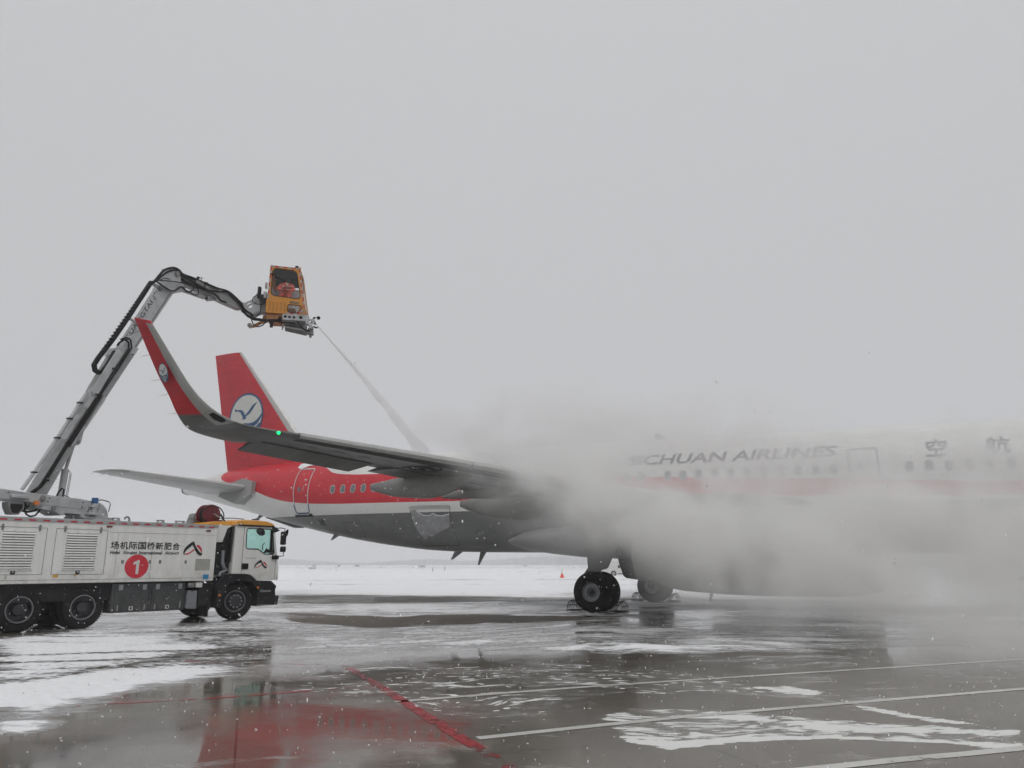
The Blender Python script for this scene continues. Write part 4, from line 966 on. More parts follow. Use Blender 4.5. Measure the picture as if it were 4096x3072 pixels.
# chassis, tool boxes, tanks
obj('chassis', MB().box((-.6, 0, .78), (11.2, .9, .3)).box((-1.6, 0, 1.02), (9.6, 2.3, .14)).box((-.7, -1.0, .85), (2.6, .3, .35)).box((-.7, 1.0, .85), (2.6, .3, .35)), CHASSIS, trk)
tb = obj('tool_locker', MB().box((1.63, YS + .25, .70), (1.97, .42, .72)), TOOLBOX, trk, bevel=.01)
gp = MB(); 
for a, b in ((.72, 1.62), (1.68, 2.58)):
    for x0, x1, z0, z1 in ((a, b, .375, .383), (a, b, 1.0, 1.008), (a, a + .008, .375, 1.0), (b - .008, b, .375, 1.0)): gp.box(((x0 + x1) / 2, YS + .039, (z0 + z1) / 2), (x1 - x0, .004, z1 - z0))
obj('locker_gap', gp, BLACK, tb)
for x in (.86, 1.48, 1.84, 2.47):
    h = MB().prism(rounded([(x - .05, .90), (x + .05, .90), (x + .055, .98), (x + .055, 1.04), (x - .055, 1.04), (x - .055, .98)], .02), YS + .025, YS + .04); obj('locker_hinge', h, STEEL, tb)
for x in (.82, 1.52, 1.80, 2.50): obj('locker_clip', MB().box((x, YS + .03, .46), (.035, .02, .14)), STEEL, tb, bevel=.005)
for x in (1.17, 2.15):
    q = obj('locker_handle', MB().prism(rounded([(x - .05, .39), (x + .05, .39), (x + .05, .49), (x - .05, .49)], .02), YS + .03, YS + .04), LOGOWHITE, tb); obj('handle_recess', MB().box((x, YS + .028, .44), (.045, .006, .06)), BLACK, q)
tk_ = obj('fluid_tank', plate(rounded([(2.727, .858), (2.80, .84), (2.85, .80), (2.90, .84), (2.987, .843), (3.001, .351), (2.707, .371), (2.684, .42), (2.70, .62), (2.68, .70), (2.707, .75)], .03), [], YS + .05, YS + .5), TANKGREY, trk, bevel=.02)
obj('socket_box', MB().box((2.79, YS + .1, .985), (.17, .16, .12)), STEEL, trk, bevel=.01); obj('socket_box', MB().box((3.02, YS + .1, .99), (.19, .16, .13)), TRUCKWHITE, trk, bevel=.01)
obj('battery_box', MB().box((3.25, YS + .3, .72), (.42, .45, .62)), CHASSIS, trk, bevel=.02); obj('mud_flap', MB().box((3.36, YS + .28, .40), (.03, .45, .56)).box((3.32, YS + .25, .60), (.25, .3, .3)), CHASSIS, trk)

# wheels
def truck_wheel(x, y, steer=0., front=False, w=.30):
    s = -1 if y < 0 else 1; r = .512
    root = bpy.data.objects.new('wheel', None)
    pr = []
    for a in np.linspace(-1, 1, 13): pr.append((a * w / 2, r - .055 * abs(a) ** 4))
    mbt = MB().lathe([(-w / 2 * .9, .29), (-w / 2, .33)] + pr + [(w / 2, .33), (w / 2 * .9, .29)], (0, 0, 0), (0, 1, 0), 56)
    M = Matrix.Translation((x, y, .512)) @ Matrix.Rotation(steer, 4, 'Z')
    t = obj('wheel', mbt.xf(M), RUBBER, trk, 50)
    tr = MB()
    for k in range(56):
        a = 2 * math.pi * k / 56
        for yy in (-.11, -.04, .04, .11):
            tr.box((.0, 0, 0), (.028, .05, .012)); R = Matrix.Translation((0, yy, 0)) @ Matrix.Rotation(a + yy * .6, 4, 'Y') @ Matrix.Translation((0, 0, r + .001))
            for q in range(len(tr.v) - 8, len(tr.v)): tr.v[q] = tuple(R @ Vector(tr.v[q]))
    obj('tread', tr.xf(M), RUBBER, t, 20)
    if front: pr = [(s * w * .46, .30), (s * w * .46, .27), (s * w * .3, .255), (s * w * .26, .20), (s * w * .62, .165), (s * w * .66, .15), (s * w * .66, .001)]
    else: pr = [(s * w * .47, .30), (s * w * .47, .265), (s * w * .10, .25), (-s * w * .05, .235), (-s * w * .12, .14), (s * w * .05, .13), (s * w * .35, .12), (s * w * .35, .001)]
    obj('rim', MB().lathe(pr, (0, 0, 0), (0, 1, 0), 48).xf(M), DARKRIM, t, 30)
    obj('rim_edge', MB().lathe([(s * w * .47, .305), (s * w * .50, .30), (s * w * .50, .285), (s * w * .46, .275)], (0, 0, 0), (0, 1, 0), 48).xf(M), mat('rim edge steel', (.19, .19, .20), .5, metal=.3) if 'rim edge steel' not in MATS else MATS['rim edge steel'], t, 30)
    nb_ = MB()
    for k in range(10):
        a = 2 * math.pi * k / 10; rr, yy = (.168, s * w * .62) if front else (.17, -s * w * .10); nb_.cyl((rr * math.cos(a), yy, rr * math.sin(a)), (rr * math.cos(a), yy + s * .035, rr * math.sin(a)), .017 if not front else .022, n=6)
    obj('wheel_nuts', nb_.xf(M), RIMGREY if front else DARKRIM, t)
for x in (0., -1.424):
    for y in (-1.17 + .15, 1.17 - .15): truck_wheel(x, y)
    for y in (-.68, .68): truck_wheel(x, y)
for y in (-1.17 + .13, 1.17 - .13): truck_wheel(4.241, y, math.radians(-14), True)

# driver's cab
SIDE = [(4.005, 2.655), (5.30, 2.68), (5.36, 2.45), (5.42, 2.15), (5.50, 1.66), (5.54, 1.52), (5.54, 1.086), (4.824, 1.086), (4.757, 1.149), (4.627, 1.244), (4.503, 1.276), (3.981, 1.291)]
WIN = [(4.416, 2.577), (5.198, 2.579), (5.255, 2.516), (5.351, 1.89), (5.322, 1.864), (5.03, 1.869), (4.937, 1.928), (4.805, 2.011), (4.437, 2.011), (4.398, 2.046), (4.385, 2.54)]
WR = rounded(WIN, .03, 3)
cabo = plate(SIDE, [WR], YS, YS + .05); c2 = plate(SIDE, [WR], -YS - .05, -YS); cabo.add(c2.v, c2.f)
def cross(P, y0=YS, y1=-YS, th=.03):
    m_ = MB()
    for a, b in zip(P[:-1], P[1:]):
        d = Vector((b[0] - a[0], b[1] - a[1])).normalized(); nn = Vector((d.y, -d.x)) * th
        m_.prism([a, b, (b[0] + nn.x, b[1] + nn.y), (a[0] + nn.x, a[1] + nn.y)], y0, y1)
    return m_
q = cross([(3.981, 1.291), (4.005, 2.655)], YS + .05, -YS - .05); cabo.add(q.v, q.f)
q = cross([(5.54, 1.086), (5.54, 1.52), (5.50, 1.70)], YS + .05, -YS - .05); q.v = [(a - .03, b, c) for a, b, c in q.v]; cabo.add(q.v, q.f)
q = MB().box((5.33, YS + .11, 2.2), (.07, .12, .92)).box((5.33, -YS - .11, 2.2), (.07, .12, .92)); cabo.add(q.v, q.f)
cab = obj('cab', cabo, TRUCKWHITE, trk, 30, bevel=.006)
obj('windscreen', MB().prism([(5.47, 1.70), (5.33, 2.64), (5.315, 2.64), (5.455, 1.70)], YS + .17, -YS - .17), CABGLASS, cab)
for y in (YS + .02, -YS - .03):
    g = obj('side_window', MB().prism(WR, y, y + .006), CABGLASS, cab)
fr = ring_plate(WR, .028, YS - .006, YS + .01); wf_ = obj('window_seal', fr, BLACK, cab)
obj('quarter_trim', MB().prism([(4.99, 1.885), (5.34, 1.90), (5.33, 1.985), (5.15, 1.99), (5.08, 2.03), (5.06, 1.99)], YS - .004, YS + .012).prism([(5.20, 2.57), (5.22, 1.98), (5.30, 1.98), (5.255, 2.516)], YS - .004, YS + .012), BLACK, cab)
obj('wheel_grip', MB().tube([(5.20, -.9, 1.97), (5.17, -.9, 2.05), (5.19, -.9, 2.15), (5.25, -.9, 2.18)], .014, 8), BLACK, cab)
obj('door_gap', MB().box((4.285, YS - .001, 1.97), (.012, .004, 1.34)).box((5.435, YS - .001, 1.5), (.008, .004, .75)), BLACK, cab)
obj('door_handle', MB().prism(rounded([(4.275, 1.41), (4.50, 1.41), (4.50, 1.58), (4.275, 1.58)], .03), YS - .03, YS), BLACK, cab, bevel=.01)
side_text('TGM 26.340', 4.39, 4.74, 1.712, 1.745, .001, 'cab_lettering', .1, DIMGREY, cab, YS - .002)
airlogo(lambda a, b: (4.71 + (a - 2.442) * .766, 1.43 + (b - 1.789) * .663), cab, YS - .001)
ROOF = [(3.98, 2.675), (4.02, 2.79), (4.10, 2.84), (4.5, 2.87), (5.05, 2.86), (5.22, 2.80), (5.317, 2.70), (5.31, 2.67)]
def arch(P, y0, y1, m_=None):
    R = []
    for y in np.linspace(y0, y1, 9):
        t = abs(2 * (y - y0) / (y1 - y0) - 1) ** 6; zb = 2.675
        R.append([(x, y, zb + (z - zb) * (1 - .25 * t)) for x, z in P])
    return MB().rings(R)
rf = obj('cab_roof', arch(ROOF, YS - .01, -YS + .01), ROOFORANGE, cab, 40); obj('roof_drip_rail', MB().box((4.65, YS - .015, 2.675), (1.30, .03, .045)), BLACK, cab)
obj('roof_fairing', arch([(3.2, 2.67), (3.35, 2.74), (3.55, 2.78), (3.97, 2.80), (3.97, 2.67)], YS + .2, -YS - .2), ROOFORANGE, cab, 40)
obj('roof_rack_bar', MB().tube([(3.6, -.7, 2.80), (3.62, -.7, 2.87), (4.2, -.7, 2.905), (4.6, -.7, 2.89)], .012, 6), BLACK, cab)
obj('antenna', MB().box((4.9, -.85, 2.885), (.22, .07, .03)).cyl((4.85, -.85, 2.89), (4.95, -.85, 2.93), .01, n=6), BLACK, cab)
obj('rear_fairing', MB().prism([(3.44, 2.65), (3.90, 2.66), (3.99, 2.655), (3.814, 2.573), (3.677, 2.177), (3.44, 2.172)], YS + .12, -YS - .12), TRUCKWHITE, trk, bevel=.01)
obj('air_intake', MB().prism([(3.995, 2.652), (3.89, 2.638), (3.814, 2.573), (3.723, 2.301), (3.693, 2.136), (3.5, 2.101), (3.5, 1.285), (3.797, 1.282), (3.975, 1.301)], YS + .16, YS + .60).prism([(3.99, 2.645), (3.93, 2.64), (3.85, 1.6), (3.93, 1.6)], YS + .03, YS + .16).box((3.7, .2, 1.7), (.42, 1.6, .9)), BLACK, trk, bevel=.02)
obj('exhaust_stack', MB().tube([(3.72, YS + .12, 1.95), (3.73, YS + .12, 1.6), (3.80, YS + .12, 1.45), (3.9, YS + .12, 1.4), (3.68, YS + .12, 1.3), (3.66, YS + .12, 1.22)], .05, 10), TANKGREY, trk)
FEN = [(3.798, 1.262), (4.383, 1.282), (4.553, 1.255), (4.734, 1.139), (4.844, 1.002), (4.878, .897), (4.779, .899), (4.671, 1.026), (4.497, 1.10), (4.234, 1.12), (4.049, 1.08), (3.90, .98), (3.816, .839), (3.721, .642), (3.681, .347), (3.591, .35), (3.542, .747), (3.48, .948), (3.586, 1.104)]
f = plate(rounded(FEN, .02, 2), [], YS - .03, YS + .36); f2 = plate(rounded(FEN, .02, 2), [], -YS - .36, -YS + .03); f.add(f2.v, f2.f); obj('mudguard', f, CHASSIS, trk, 30, bevel=.012)
obj('side_marker', MB().cyl((4.86, YS - .03, .88), (4.86, YS - .05, .88), .035, n=14), AMBER, trk); obj('side_marker', MB().cyl((3.63, YS - .03, .70), (3.63, YS - .05, .70), .035, n=14), AMBER, trk)
BUM = [(4.837, 1.07), (5.338, 1.068), (5.421, .992), (5.516, .927), (5.522, .852), (5.486, .821), (5.525, .503), (5.523, .377), (5.373, .351), (4.90, .344), (4.893, .441), (4.89, .897)]
bu = obj('bumper', MB().prism(BUM, YS - .02, -YS + .02), CHASSIS, trk, 30, bevel=.02); obj('step_plate', MB().box((5.137, YS - .03, .772), (.36, .03, .055)), STEEL, bu); obj('headlamp', MB().box((5.50, YS + .3, .66), (.06, .4, .2)).box((5.50, -YS - .3, .66), (.06, .4, .2)), SLAT, bu)
obj('step_edge', MB().box((5.12, YS - .022, .37), (.5, .02, .03)), DIMGREY, bu)
obj('tow_beam', MB().prism([(5.515, .63), (5.728, .628), (5.68, .354), (5.523, .377)], YS + .1, -YS - .1), DARKRIM, trk, bevel=.02)
mi = obj('mirror', MB().box((5.52, YS - .20, 2.33), (.10, .20, .40)).box((5.53, YS - .20, 2.0), (.10, .20, .17)), BLACK, cab, bevel=.03, segs=2)
obj('mirror_arm', MB().tube([(5.34, YS - .02, 2.62), (5.45, YS - .1, 2.64), (5.56, YS - .2, 2.62), (5.56, YS - .2, 2.5)], .014, 8).tube([(5.40, YS - .02, 1.80), (5.48, YS - .1, 1.79), (5.56, YS - .2, 1.80), (5.56, YS - .2, 1.95)], .014, 8).prism([(5.22, 2.66), (5.36, 2.66), (5.50, 2.56), (5.34, 2.50), (5.28, 2.50)], YS - .03, YS + .01), BLACK, mi)
obj('wide_mirror', MB().lathe([(0, .001), (.01, .07), (.04, .10), (.05, .115)], (5.62, YS - .16, 2.50), (.5, -.6, -.1), 20), BLACK, mi)
obj('kerb_mirror', MB().lathe([(0, .001), (.03, .10), (.06, .13), (.07, .14)], (4.80, YS - .12, 2.54), (.1, .9, -.5), 20), BLACK, mi)
obj('grab_box', MB().box((5.40, YS - .03, 1.76), (.24, .06, .12)), BLACK, cab, bevel=.02)
obj('corner_deflector', MB().box((5.515, YS - .015, 1.32), (.05, .04, .42)), TRUCKWHITE, cab, bevel=.01)

# things on the tank roof
def hatch(x, y, r, z=2.64):
    h = obj('tank_hatch', MB().lathe([(0, .001), (0, r), (.03, r), (.035, r * .9), (.07, r * .55), (.075, .001)], (x, y, z), (0, 0, 1), 28), DIMGREY, body)
    obj('hatch_latch', MB().box((x, y, z + .12), (r * 1.0, .05, .03)).box((x - r * .35, y, z + .09), (.03, .05, .07)).box((x + r * .35, y, z + .09), (.05, .07, .09)), STEEL, h, bevel=.004); return h
hatch(.88, -.45, .20); hatch(2.17, -.35, .22); hatch(2.75, -.35, .30)
for x, z in ((1.22, 2.80), (3.05, 2.86)):
    obj('vent_pipe', MB().tube([(x, -.5, 2.62), (x, -.5, z - .05), (x - .03, -.5, z), (x - .08, -.5, z + .01), (x - .12, -.5, z - .02), (x - .125, -.5, z - .06)], .026, 10), DIMGREY, body)
obj('rail_pin', MB().box((-.47, -1.1, 2.70), (.035, .03, .09)), DIMGREY, body)
rl = obj('hose_reel', MB().lathe([(-.17, .001), (-.17, .30), (-.15, .30), (-.15, .16), (.15, .16), (.15, .30), (.17, .30), (.17, .001)], (3.64, -.30, 2.99), (0, 1, 0), 36), DEEPRED, trk, 30)
cw = MB()
for i in range(7): cw.lathe([(-.02 + .0, .20 + .0), (0, .225), (.02, .20), (0, .18)], (3.64, -.42 + i * .042, 2.99), (0, 1, 0), 28, closed=True)
obj('coiled_hose', cw, HOSE, rl); obj('reel_frame', MB().prism([(3.42, 2.64), (3.9, 2.64), (3.72, 3.0), (3.60, 3.0)], -.54, -.50).prism([(3.42, 2.64), (3.9, 2.64), (3.72, 3.0), (3.60, 3.0)], -.10, -.06).box((3.85, -.55, 2.76), (.14, .08, .16)).cyl((3.64, -.47, 2.99), (3.64, -.66, 2.95), .035, n=12), DEEPRED, rl, bevel=.008)
obj('reel_guide', MB().prism([(3.25, 2.64), (3.5, 2.64), (3.5, 3.05), (3.38, 3.02)], -.02, .3).cyl((3.67, -.57, 3.0), (3.78, -.72, 2.90), .03, .015, 10), DIMGREY, rl)
obj('reel_hose', MB().tube([(3.64 + .36 * math.cos(t), -.56 + .02 * math.sin(3 * t), 2.98 + .26 * math.sin(t)) for t in np.arange(0, 6.5, .3)], .017, 8).tube([(3.88, -.58, 3.02), (3.98, -.6, 2.85), (4.08, -.6, 2.66)], .02, 8).tube([(3.85, -.6, 3.0), (4.02, -.62, 2.8), (4.12, -.62, 2.68)], .02, 8), HOSE, rl)

# turntable and slewing arm (boom plane coordinates -> truck coordinates)
def bobj(name, mb, m, par=trk, smooth=35, bevel=0, segs=1): return obj(name, mb.xf(B2T), m, par, smooth, bevel, segs=segs)
ARM = [(-3.4, .60), (-2.5, .57), (-2.05, .54), (-1.51, .52), (-.55, .49), (-.26, .46), (-.09, .41), (-.07, .02), (-.52, .02), (-.52, .09), (-.96, .10), (-.99, .04), (-1.09, .04), (-1.28, .13), (-1.68, .16), (-1.89, .31), (-2.47, .33), (-3.4, .36)]
tt = bobj('turntable', MB().cyl((0, 0, -.10), (0, 0, 0.03), .42, n=40).cyl((0, 0, .03), (0, 0, .06), .36, n=40).prism(rounded([(-.5, .0), (-.05, -.03), (.4, -.03), (.42, .05), (-.5, .05)], .02), -.36, .36), BOOMGREY)
bobj('turret_dome', MB().lathe([(-.30, .001), (-.30, .34), (-.24, .40), (.24, .40), (.30, .34), (.30, .001)], (-.05, 0, .04), (0, 1, 0), 36), BOOMGREY, tt)
sa_ = bobj('slewing_arm', MB().prism(ARM, -.30, .30), BOOMGREY, trk, 30, .012)
bobj('cover_plate', MB().prism(rounded([(-1.73, .27), (-.49, .23), (-.41, .29), (-.41, .44), (-1.73, .50)], .04), -.312, -.30), BOOMGREY, sa_, bevel=.004)
bobj('cover_bolts', MB().cyl((-1.66, -.325, .46), (-1.66, -.31, .46), .016, n=8).cyl((-1.45, -.325, .44), (-1.45, -.31, .44), .016, n=8).cyl((-1.48, -.325, .35), (-1.48, -.31, .35), .016, n=8).cyl((-.5, -.325, .41), (-.5, -.31, .41), .016, n=8).cyl((-.52, -.325, .28), (-.52, -.31, .28), .016, n=8).cyl((-2.5, -.325, .5), (-2.5, -.31, .5), .016, n=8), BLACK, sa_)
bobj('pivot_pin', MB().lathe([(-.36, .001), (-.36, .05), (-.33, .055), (-.33, .08), (-.30, .085)], (-1.62, 0, .42), (0, 1, 0), 20).cyl((-1.3, -.34, .20), (-1.3, -.3, .20), .06, n=18), DIMGREY, sa_)
bobj('arm_stowage_box', MB().prism([(-2.45, .37), (-2.02, .37), (-2.0, .46), (-2.45, .46)], -.42, -.30), BOOMGREY, sa_, bevel=.02)
bobj('work_lamp', MB().prism(rounded([(-2.46, .28), (-2.05, .28), (-2.05, .14), (-2.16, -.01), (-2.34, -.01), (-2.43, .14)], .02), -.30, -.05), DIMGREY, sa_, bevel=.01)
bobj('lamp_glass', MB().prism([(-2.40, .24), (-2.10, .24), (-2.10, .15), (-2.19, .03), (-2.33, .03), (-2.39, .14)], -.31, -.30), BLACK, sa_)
bobj('beacon', MB().lathe([(0, .001), (0, .065), (.09, .06), (.10, .001)], (-1.80, -.36, .25), (0, 0, 1), 18), AMBER, sa_); bobj('beacon_base', MB().box((-1.78, -.36, .205), (.18, .12, .06)), DIMGREY, sa_)
bobj('slew_motor', MB().box((-.20, -.36, .47), (.13, .12, .15)), BLUEPLASTIC, sa_, bevel=.01)
bobj('motor_body', MB().cyl((-.20, -.36, .39), (-.20, -.36, .15), .075, n=18).box((-.22, -.36, .30), (.22, .16, .03)).box((-.24, -.36, .12), (.30, .18, .06)).cyl((-.3, -.36, .15), (-.3, -.36, .22), .03, n=8).cyl((-.14, -.36, .15), (-.14, -.36, .22), .03, n=8), BOOMGREY, sa_, bevel=.005)
bobj('hydraulic_pipe', MB().tube([(-.10, -.34, .46), (.02, -.34, .50), (.25, -.34, .46), (.30, -.34, .42), (.27, -.34, .2)], .011, 6).tube([(-.10, -.30, .47), (.02, -.30, .52), (.27, -.30, .48), (.32, -.30, .43), (.29, -.30, .2)], .011, 6).tube([(-.06, -.38, .40), (-.14, -.4, .15)], .014, 6), STEEL, sa_)
bobj('hydraulic_hose', MB().tube([(-1.97, -.2, .28), (-1.97, -.2, .10), (-1.9, -.2, .01), (-1.80, -.2, -.03), (-1.68, -.2, .0), (-1.60, -.2, .10), (-1.57, -.2, .16)], .022, 8).tube([(-2.05, -.1, .12), (-1.85, -.15, .08), (-1.7, -.2, .12), (-1.6, -.2, .2)], .028, 8).tube([(-2.0, -.22, .3), (-1.9, -.2, .18), (-1.95, -.15, .10), (-1.8, -.1, .25)], .02, 8), HOSE, sa_)
bobj('hydraulic_hose', MB().tube([(-1.20, -.22, .50), (-1.16, -.22, .62), (-1.08, -.22, .72), (-1.02, -.22, .70), (-1.03, -.22, .5)], .022, 8).tube([(-1.5, -.1, .56), (-1.3, -.1, .52), (-1.1, -.1, .48)], .01, 6).tube([(-.9, -.1, .56), (-.7, -.1, .5), (-.45, -.1, .45)], .01, 6), HOSE, sa_)

# lower boom
LB_ = [(-1.78, .40), (.18, 4.83), (.70, 4.88), (-.16, 3.24), (-.62, 2.36), (-1.50, .46)]
def beam(poly, w, in_=.0): return MB().prism(poly, -w / 2, w / 2)
lo = bobj('lower_boom', beam([(-1.80, .42), (.05, 4.60), (.66, 4.82), (.62, 4.70), (-.20, 3.15), (-.68, 2.25), (-1.48, .46)], .44), BOOMDIRTY, trk, 30, .012)
bobj('boom_flange', MB().prism([(.0, 4.56), (.10, 4.80), (.70, 4.92), (.62, 4.72)], -.26, .26), BOOMGREY, lo, bevel=.008)
bobj('boom_flange', MB().prism([(-.16, 3.22), (-.66, 2.30), (-.69, 2.34), (-.20, 3.30)], -.245, .245), BOOMGREY, lo, bevel=.008)
bobj('side_cover', MB().prism([(-.65, 3.35), (.02, 4.74), (.22, 4.60), (-.01, 4.18), (-.47, 3.22)], -.27, -.225), mat('side cover paint', (.42, .43, .44), .4, var=.3, vscale=2.5), lo, bevel=.006)
bobj('wear_plate', MB().prism(rounded([(-1.30, 1.98), (-.92, 2.72), (-.84, 2.66), (-1.15, 1.98)], .05), -.236, -.222).prism(rounded([(-.78, 2.92), (-.55, 3.36), (-.42, 3.30), (-.64, 2.88)], .05), -.236, -.222).prism(rounded([(-1.05, 1.86), (-.74, 2.46), (-.66, 2.38), (-.94, 1.82)], .04), -.236, -.222), BOOMGREY, lo)
bobj('cable_run', MB().tube([(-1.90, -.24, .55), (-1.72, -.25, .70), (-1.60, -.25, .92), (-1.17, -.25, 1.80), (-.40, -.25, 3.33), (-.02, -.29, 4.12)], .028, 8).tube([(-1.86, -.24, .52), (-1.66, -.25, .70), (-1.54, -.25, .90), (-1.11, -.25, 1.80), (-.34, -.25, 3.33), (.05, -.29, 4.10)], .024, 8).tube([(-1.05, -.25, 1.80), (-.28, -.25, 3.33)], .02, 8), HOSE, lo)
bobj('cable_run', MB().tube([(-.02, -.29, 4.12), (.18, -.3, 4.50), (.33, -.3, 4.80), (.30, -.3, 4.98), (.16, -.3, 5.03), (.02, -.28, 4.90), (-.02, -.26, 4.80)], .03, 8).tube([(.05, -.29, 4.10), (.25, -.3, 4.52), (.42, -.3, 4.85), (.36, -.3, 5.06), (.2, -.3, 5.10), (.05, -.28, 5.0)], .026, 8), HOSE, lo)
for p_ in ((-1.58, .88), (-1.10, 1.88), (-.44, 3.30), (-.02, 4.12)): bobj('cable_clamp', MB().box((p_[0], -.27, p_[1]), (.16, .05, .05)), BLACK, lo)
bobj('fluid_pipe', MB().tube([(-2.05, -.12, .62), (-1.80, -.12, 1.06), (-1.30, -.12, 2.04), (-.66, -.12, 3.33)], .045, 10), BOOMGREY, lo)
for p_ in ((-1.80, 1.06), (-1.32, 2.0), (-1.05, 2.55), (-.82, 3.02)): bobj('pipe_clamp', MB().box((p_[0], -.12, p_[1]), (.12, .11, .04)), BLACK, lo)
bobj('cylinder_bracket', MB().prism(rounded([(-.60, 2.35), (-.64, 1.97), (-.70, 1.90), (-.80, 1.88), (-.95, 1.80), (-.85, 2.1)], .03), -.13, .13), BOOMGREY, lo, bevel=.008); bobj('bracket_pin', MB().cyl((-.74, -.17, 1.98), (-.74, .17, 1.98), .045, n=16), DIMGREY, lo)
lc = bobj('lift_cylinder', MB().cyl((-.93, 0, .30), (-.90, 0, 1.20), .085, n=24).cyl((-.90, 0, 1.18), (-.895, 0, 1.24), .095, n=24), BOOMGREY, trk)
bobj('cylinder_rod', MB().cyl((-.895, 0, 1.2), (-.745, 0, 1.97), .042, n=16), STEEL, lc); bobj('cylinder_pipe', MB().tube([(-.82, -.05, .5), (-.79, -.06, 1.15), (-.80, -.06, 1.2), (-.84, -.05, 1.2)], .01, 6).tube([(-.80, -.08, .5), (-.77, -.08, 1.14)], .01, 6), STEEL, lc)
# telescopic section and elbow
ins = bobj('inner_boom', beam([(.05, 4.45), (1.36, 7.12), (1.46, 7.36), (1.60, 7.62), (1.86, 7.74), (2.0, 7.62), (1.99, 7.38), (1.86, 7.10), (.50, 4.55)], .32), BOOMGREY, trk, 30, .012)
bobj('boom_rib', MB().prism([(.62, 4.95), (1.66, 6.98), (1.70, 6.96), (.66, 4.92)], -.168, -.16), DIMGREY, ins)
tv, tf = text('GUANGTAI 广泰', 1, .006); 
d_ = Vector((.4575, .889)); up_ = Vector((-.889, .4575)); Ltot = 2.28
tv = fit(tv, 0, Ltot, 0, .19); base = Vector((.52, 5.10)) + up_ * .10 - d_ * .12
bobj('maker_lettering', MB().add([(base.x + d_.x * a + up_.x * b * .9, -.172, base.y + d_.y * a + up_.y * b * .9) for a, b in tv], tf), LETTER, ins)
bobj('elbow_bracket', MB().prism(rounded([(1.58, 7.70), (1.66, 7.74), (1.97, 7.55), (1.98, 7.40), (2.16, 7.34), (2.14, 7.12), (1.90, 7.08), (1.80, 6.95), (1.30, 6.98), (1.45, 7.3)], .04), -.20, .20), BOOMGREY, ins, bevel=.01)
bobj('elbow_pin', MB().cyl((1.80, -.25, 7.60), (1.80, .25, 7.60), .085, n=24).cyl((1.60, -.2, 7.71), (1.60, .2, 7.71), .04, n=14).cyl((2.10, -.23, 7.24), (2.10, .23, 7.24), .045, n=14), DIMGREY, ins)
jb = bobj('jib', beam([(1.59, 7.70), (1.99, 7.72), (2.87, 7.72), (3.42, 7.72), (4.27, 7.67), (4.80, 7.62), (4.78, 7.36), (4.66, 7.33), (3.89, 7.35), (3.30, 7.38), (2.63, 7.40), (2.09, 7.42), (1.97, 7.58)], .24), BOOMDIRTY, trk, 30, .01)
bobj('jib_top_plate', MB().prism([(1.60, 7.70), (3.42, 7.735), (3.42, 7.755), (1.60, 7.73)], -.15, .15), BOOMGREY, jb)
bobj('valve_block', MB().box((2.72, -.17, 7.60), (.30, .10, .14)).box((3.05, -.17, 7.58), (.16, .08, .10)), DIMGREY, jb, bevel=.005); bobj('valve', MB().cyl((2.82, 0, 7.74), (2.82, 0, 7.86), .025, n=8).cyl((2.82, -.03, 7.86), (2.82, .03, 7.86), .045, n=12).cyl((2.92, 0, 7.74), (2.96, 0, 7.90), .012, n=6).cyl((2.90, 0, 7.90), (3.02, 0, 7.92), .01, n=6).box((2.65, 0, 7.77), (.14, .08, .06)).box((3.12, -.05, 7.77), (.1, .08, .06)), BLACK, jb)
jc = bobj('jib_cylinder', MB().cyl((2.07, 0, 7.235), (3.13, 0, 7.285), .062, n=20), BOOMGREY, trk); bobj('cylinder_rod', MB().cyl((3.1, 0, 7.285), (3.35, 0, 7.30), .032, n=12), BLACK, jc)
bobj('cylinder_lug', MB().prism(rounded([(3.24, 7.38), (3.62, 7.38), (3.52, 7.30), (3.30, 7.22), (3.24, 7.26)], .03), -.07, .07), BOOMGREY, jb, bevel=.006)
ch = bobj('cable_chain', MB().rings([[(c[0] + o[0] * nx, y, c[1] + o[0] * nz) for o, y in (((-.052,), -.17), ((.052,), -.17), ((.052,), -.07), ((-.052,), -.07))] for c, nx, nz in
      [(((.97, 7.06)), .89, -.45), ((.37, 5.84), .89, -.45), ((-.04, 5.05), .87, -.48), ((-.46, 4.33), .88, -.46), ((-.55, 4.13), .98, -.1), ((-.50, 3.99), .75, .65), ((-.38, 3.95), .1, 1.), ((-.27, 4.02), -.6, .7), ((-.13, 4.25), -.88, .45), ((.04, 4.66), -.9, .42)]]), HOSE, trk, 20)
lk = MB()
for k in range(26):
    t = k / 25; x, z = .97 + (-.46 - .97) * t, 7.06 + (4.33 - 7.06) * t
    lk.prism([(x - .051, z + .022), (x + .046, z - .027), (x + .038, z - .043), (x - .059, z + .006)], -.175, -.065)
bobj('chain_links', lk, BLACK, ch)
bobj('chain_bracket', MB().prism([(.98, 7.06), (1.06, 7.04), (1.34, 6.97), (1.52, 6.97), (1.50, 6.90), (1.34, 6.90), (1.02, 6.98)], -.17, -.10).tube([(.33, -.12, 5.76), (.42, -.12, 5.73), (.72, -.12, 5.67)], .045, 8), BOOMGREY, ch)
def hose(P, r=.028, y=-.2, par=None, name='boom_hose'):
    Q = []
    for k in range(len(P) - 1):
        p = [Vector(P[max(0, min(len(P) - 1, k + i))]) for i in (-1, 0, 1, 2)]
        for j in range(5):
            f = j / 5; Q.append(.5 * ((2 * p[1]) + (-p[0] + p[2]) * f + (2 * p[0] - 5 * p[1] + 4 * p[2] - p[3]) * f * f + (-p[0] + 3 * p[1] - 3 * p[2] + p[3]) * f ** 3))
    Q.append(Vector(P[-1])); return MB().tube([(q.x, (y if len(q) < 3 else q.z) , q.y) for q in Q], r, 8)
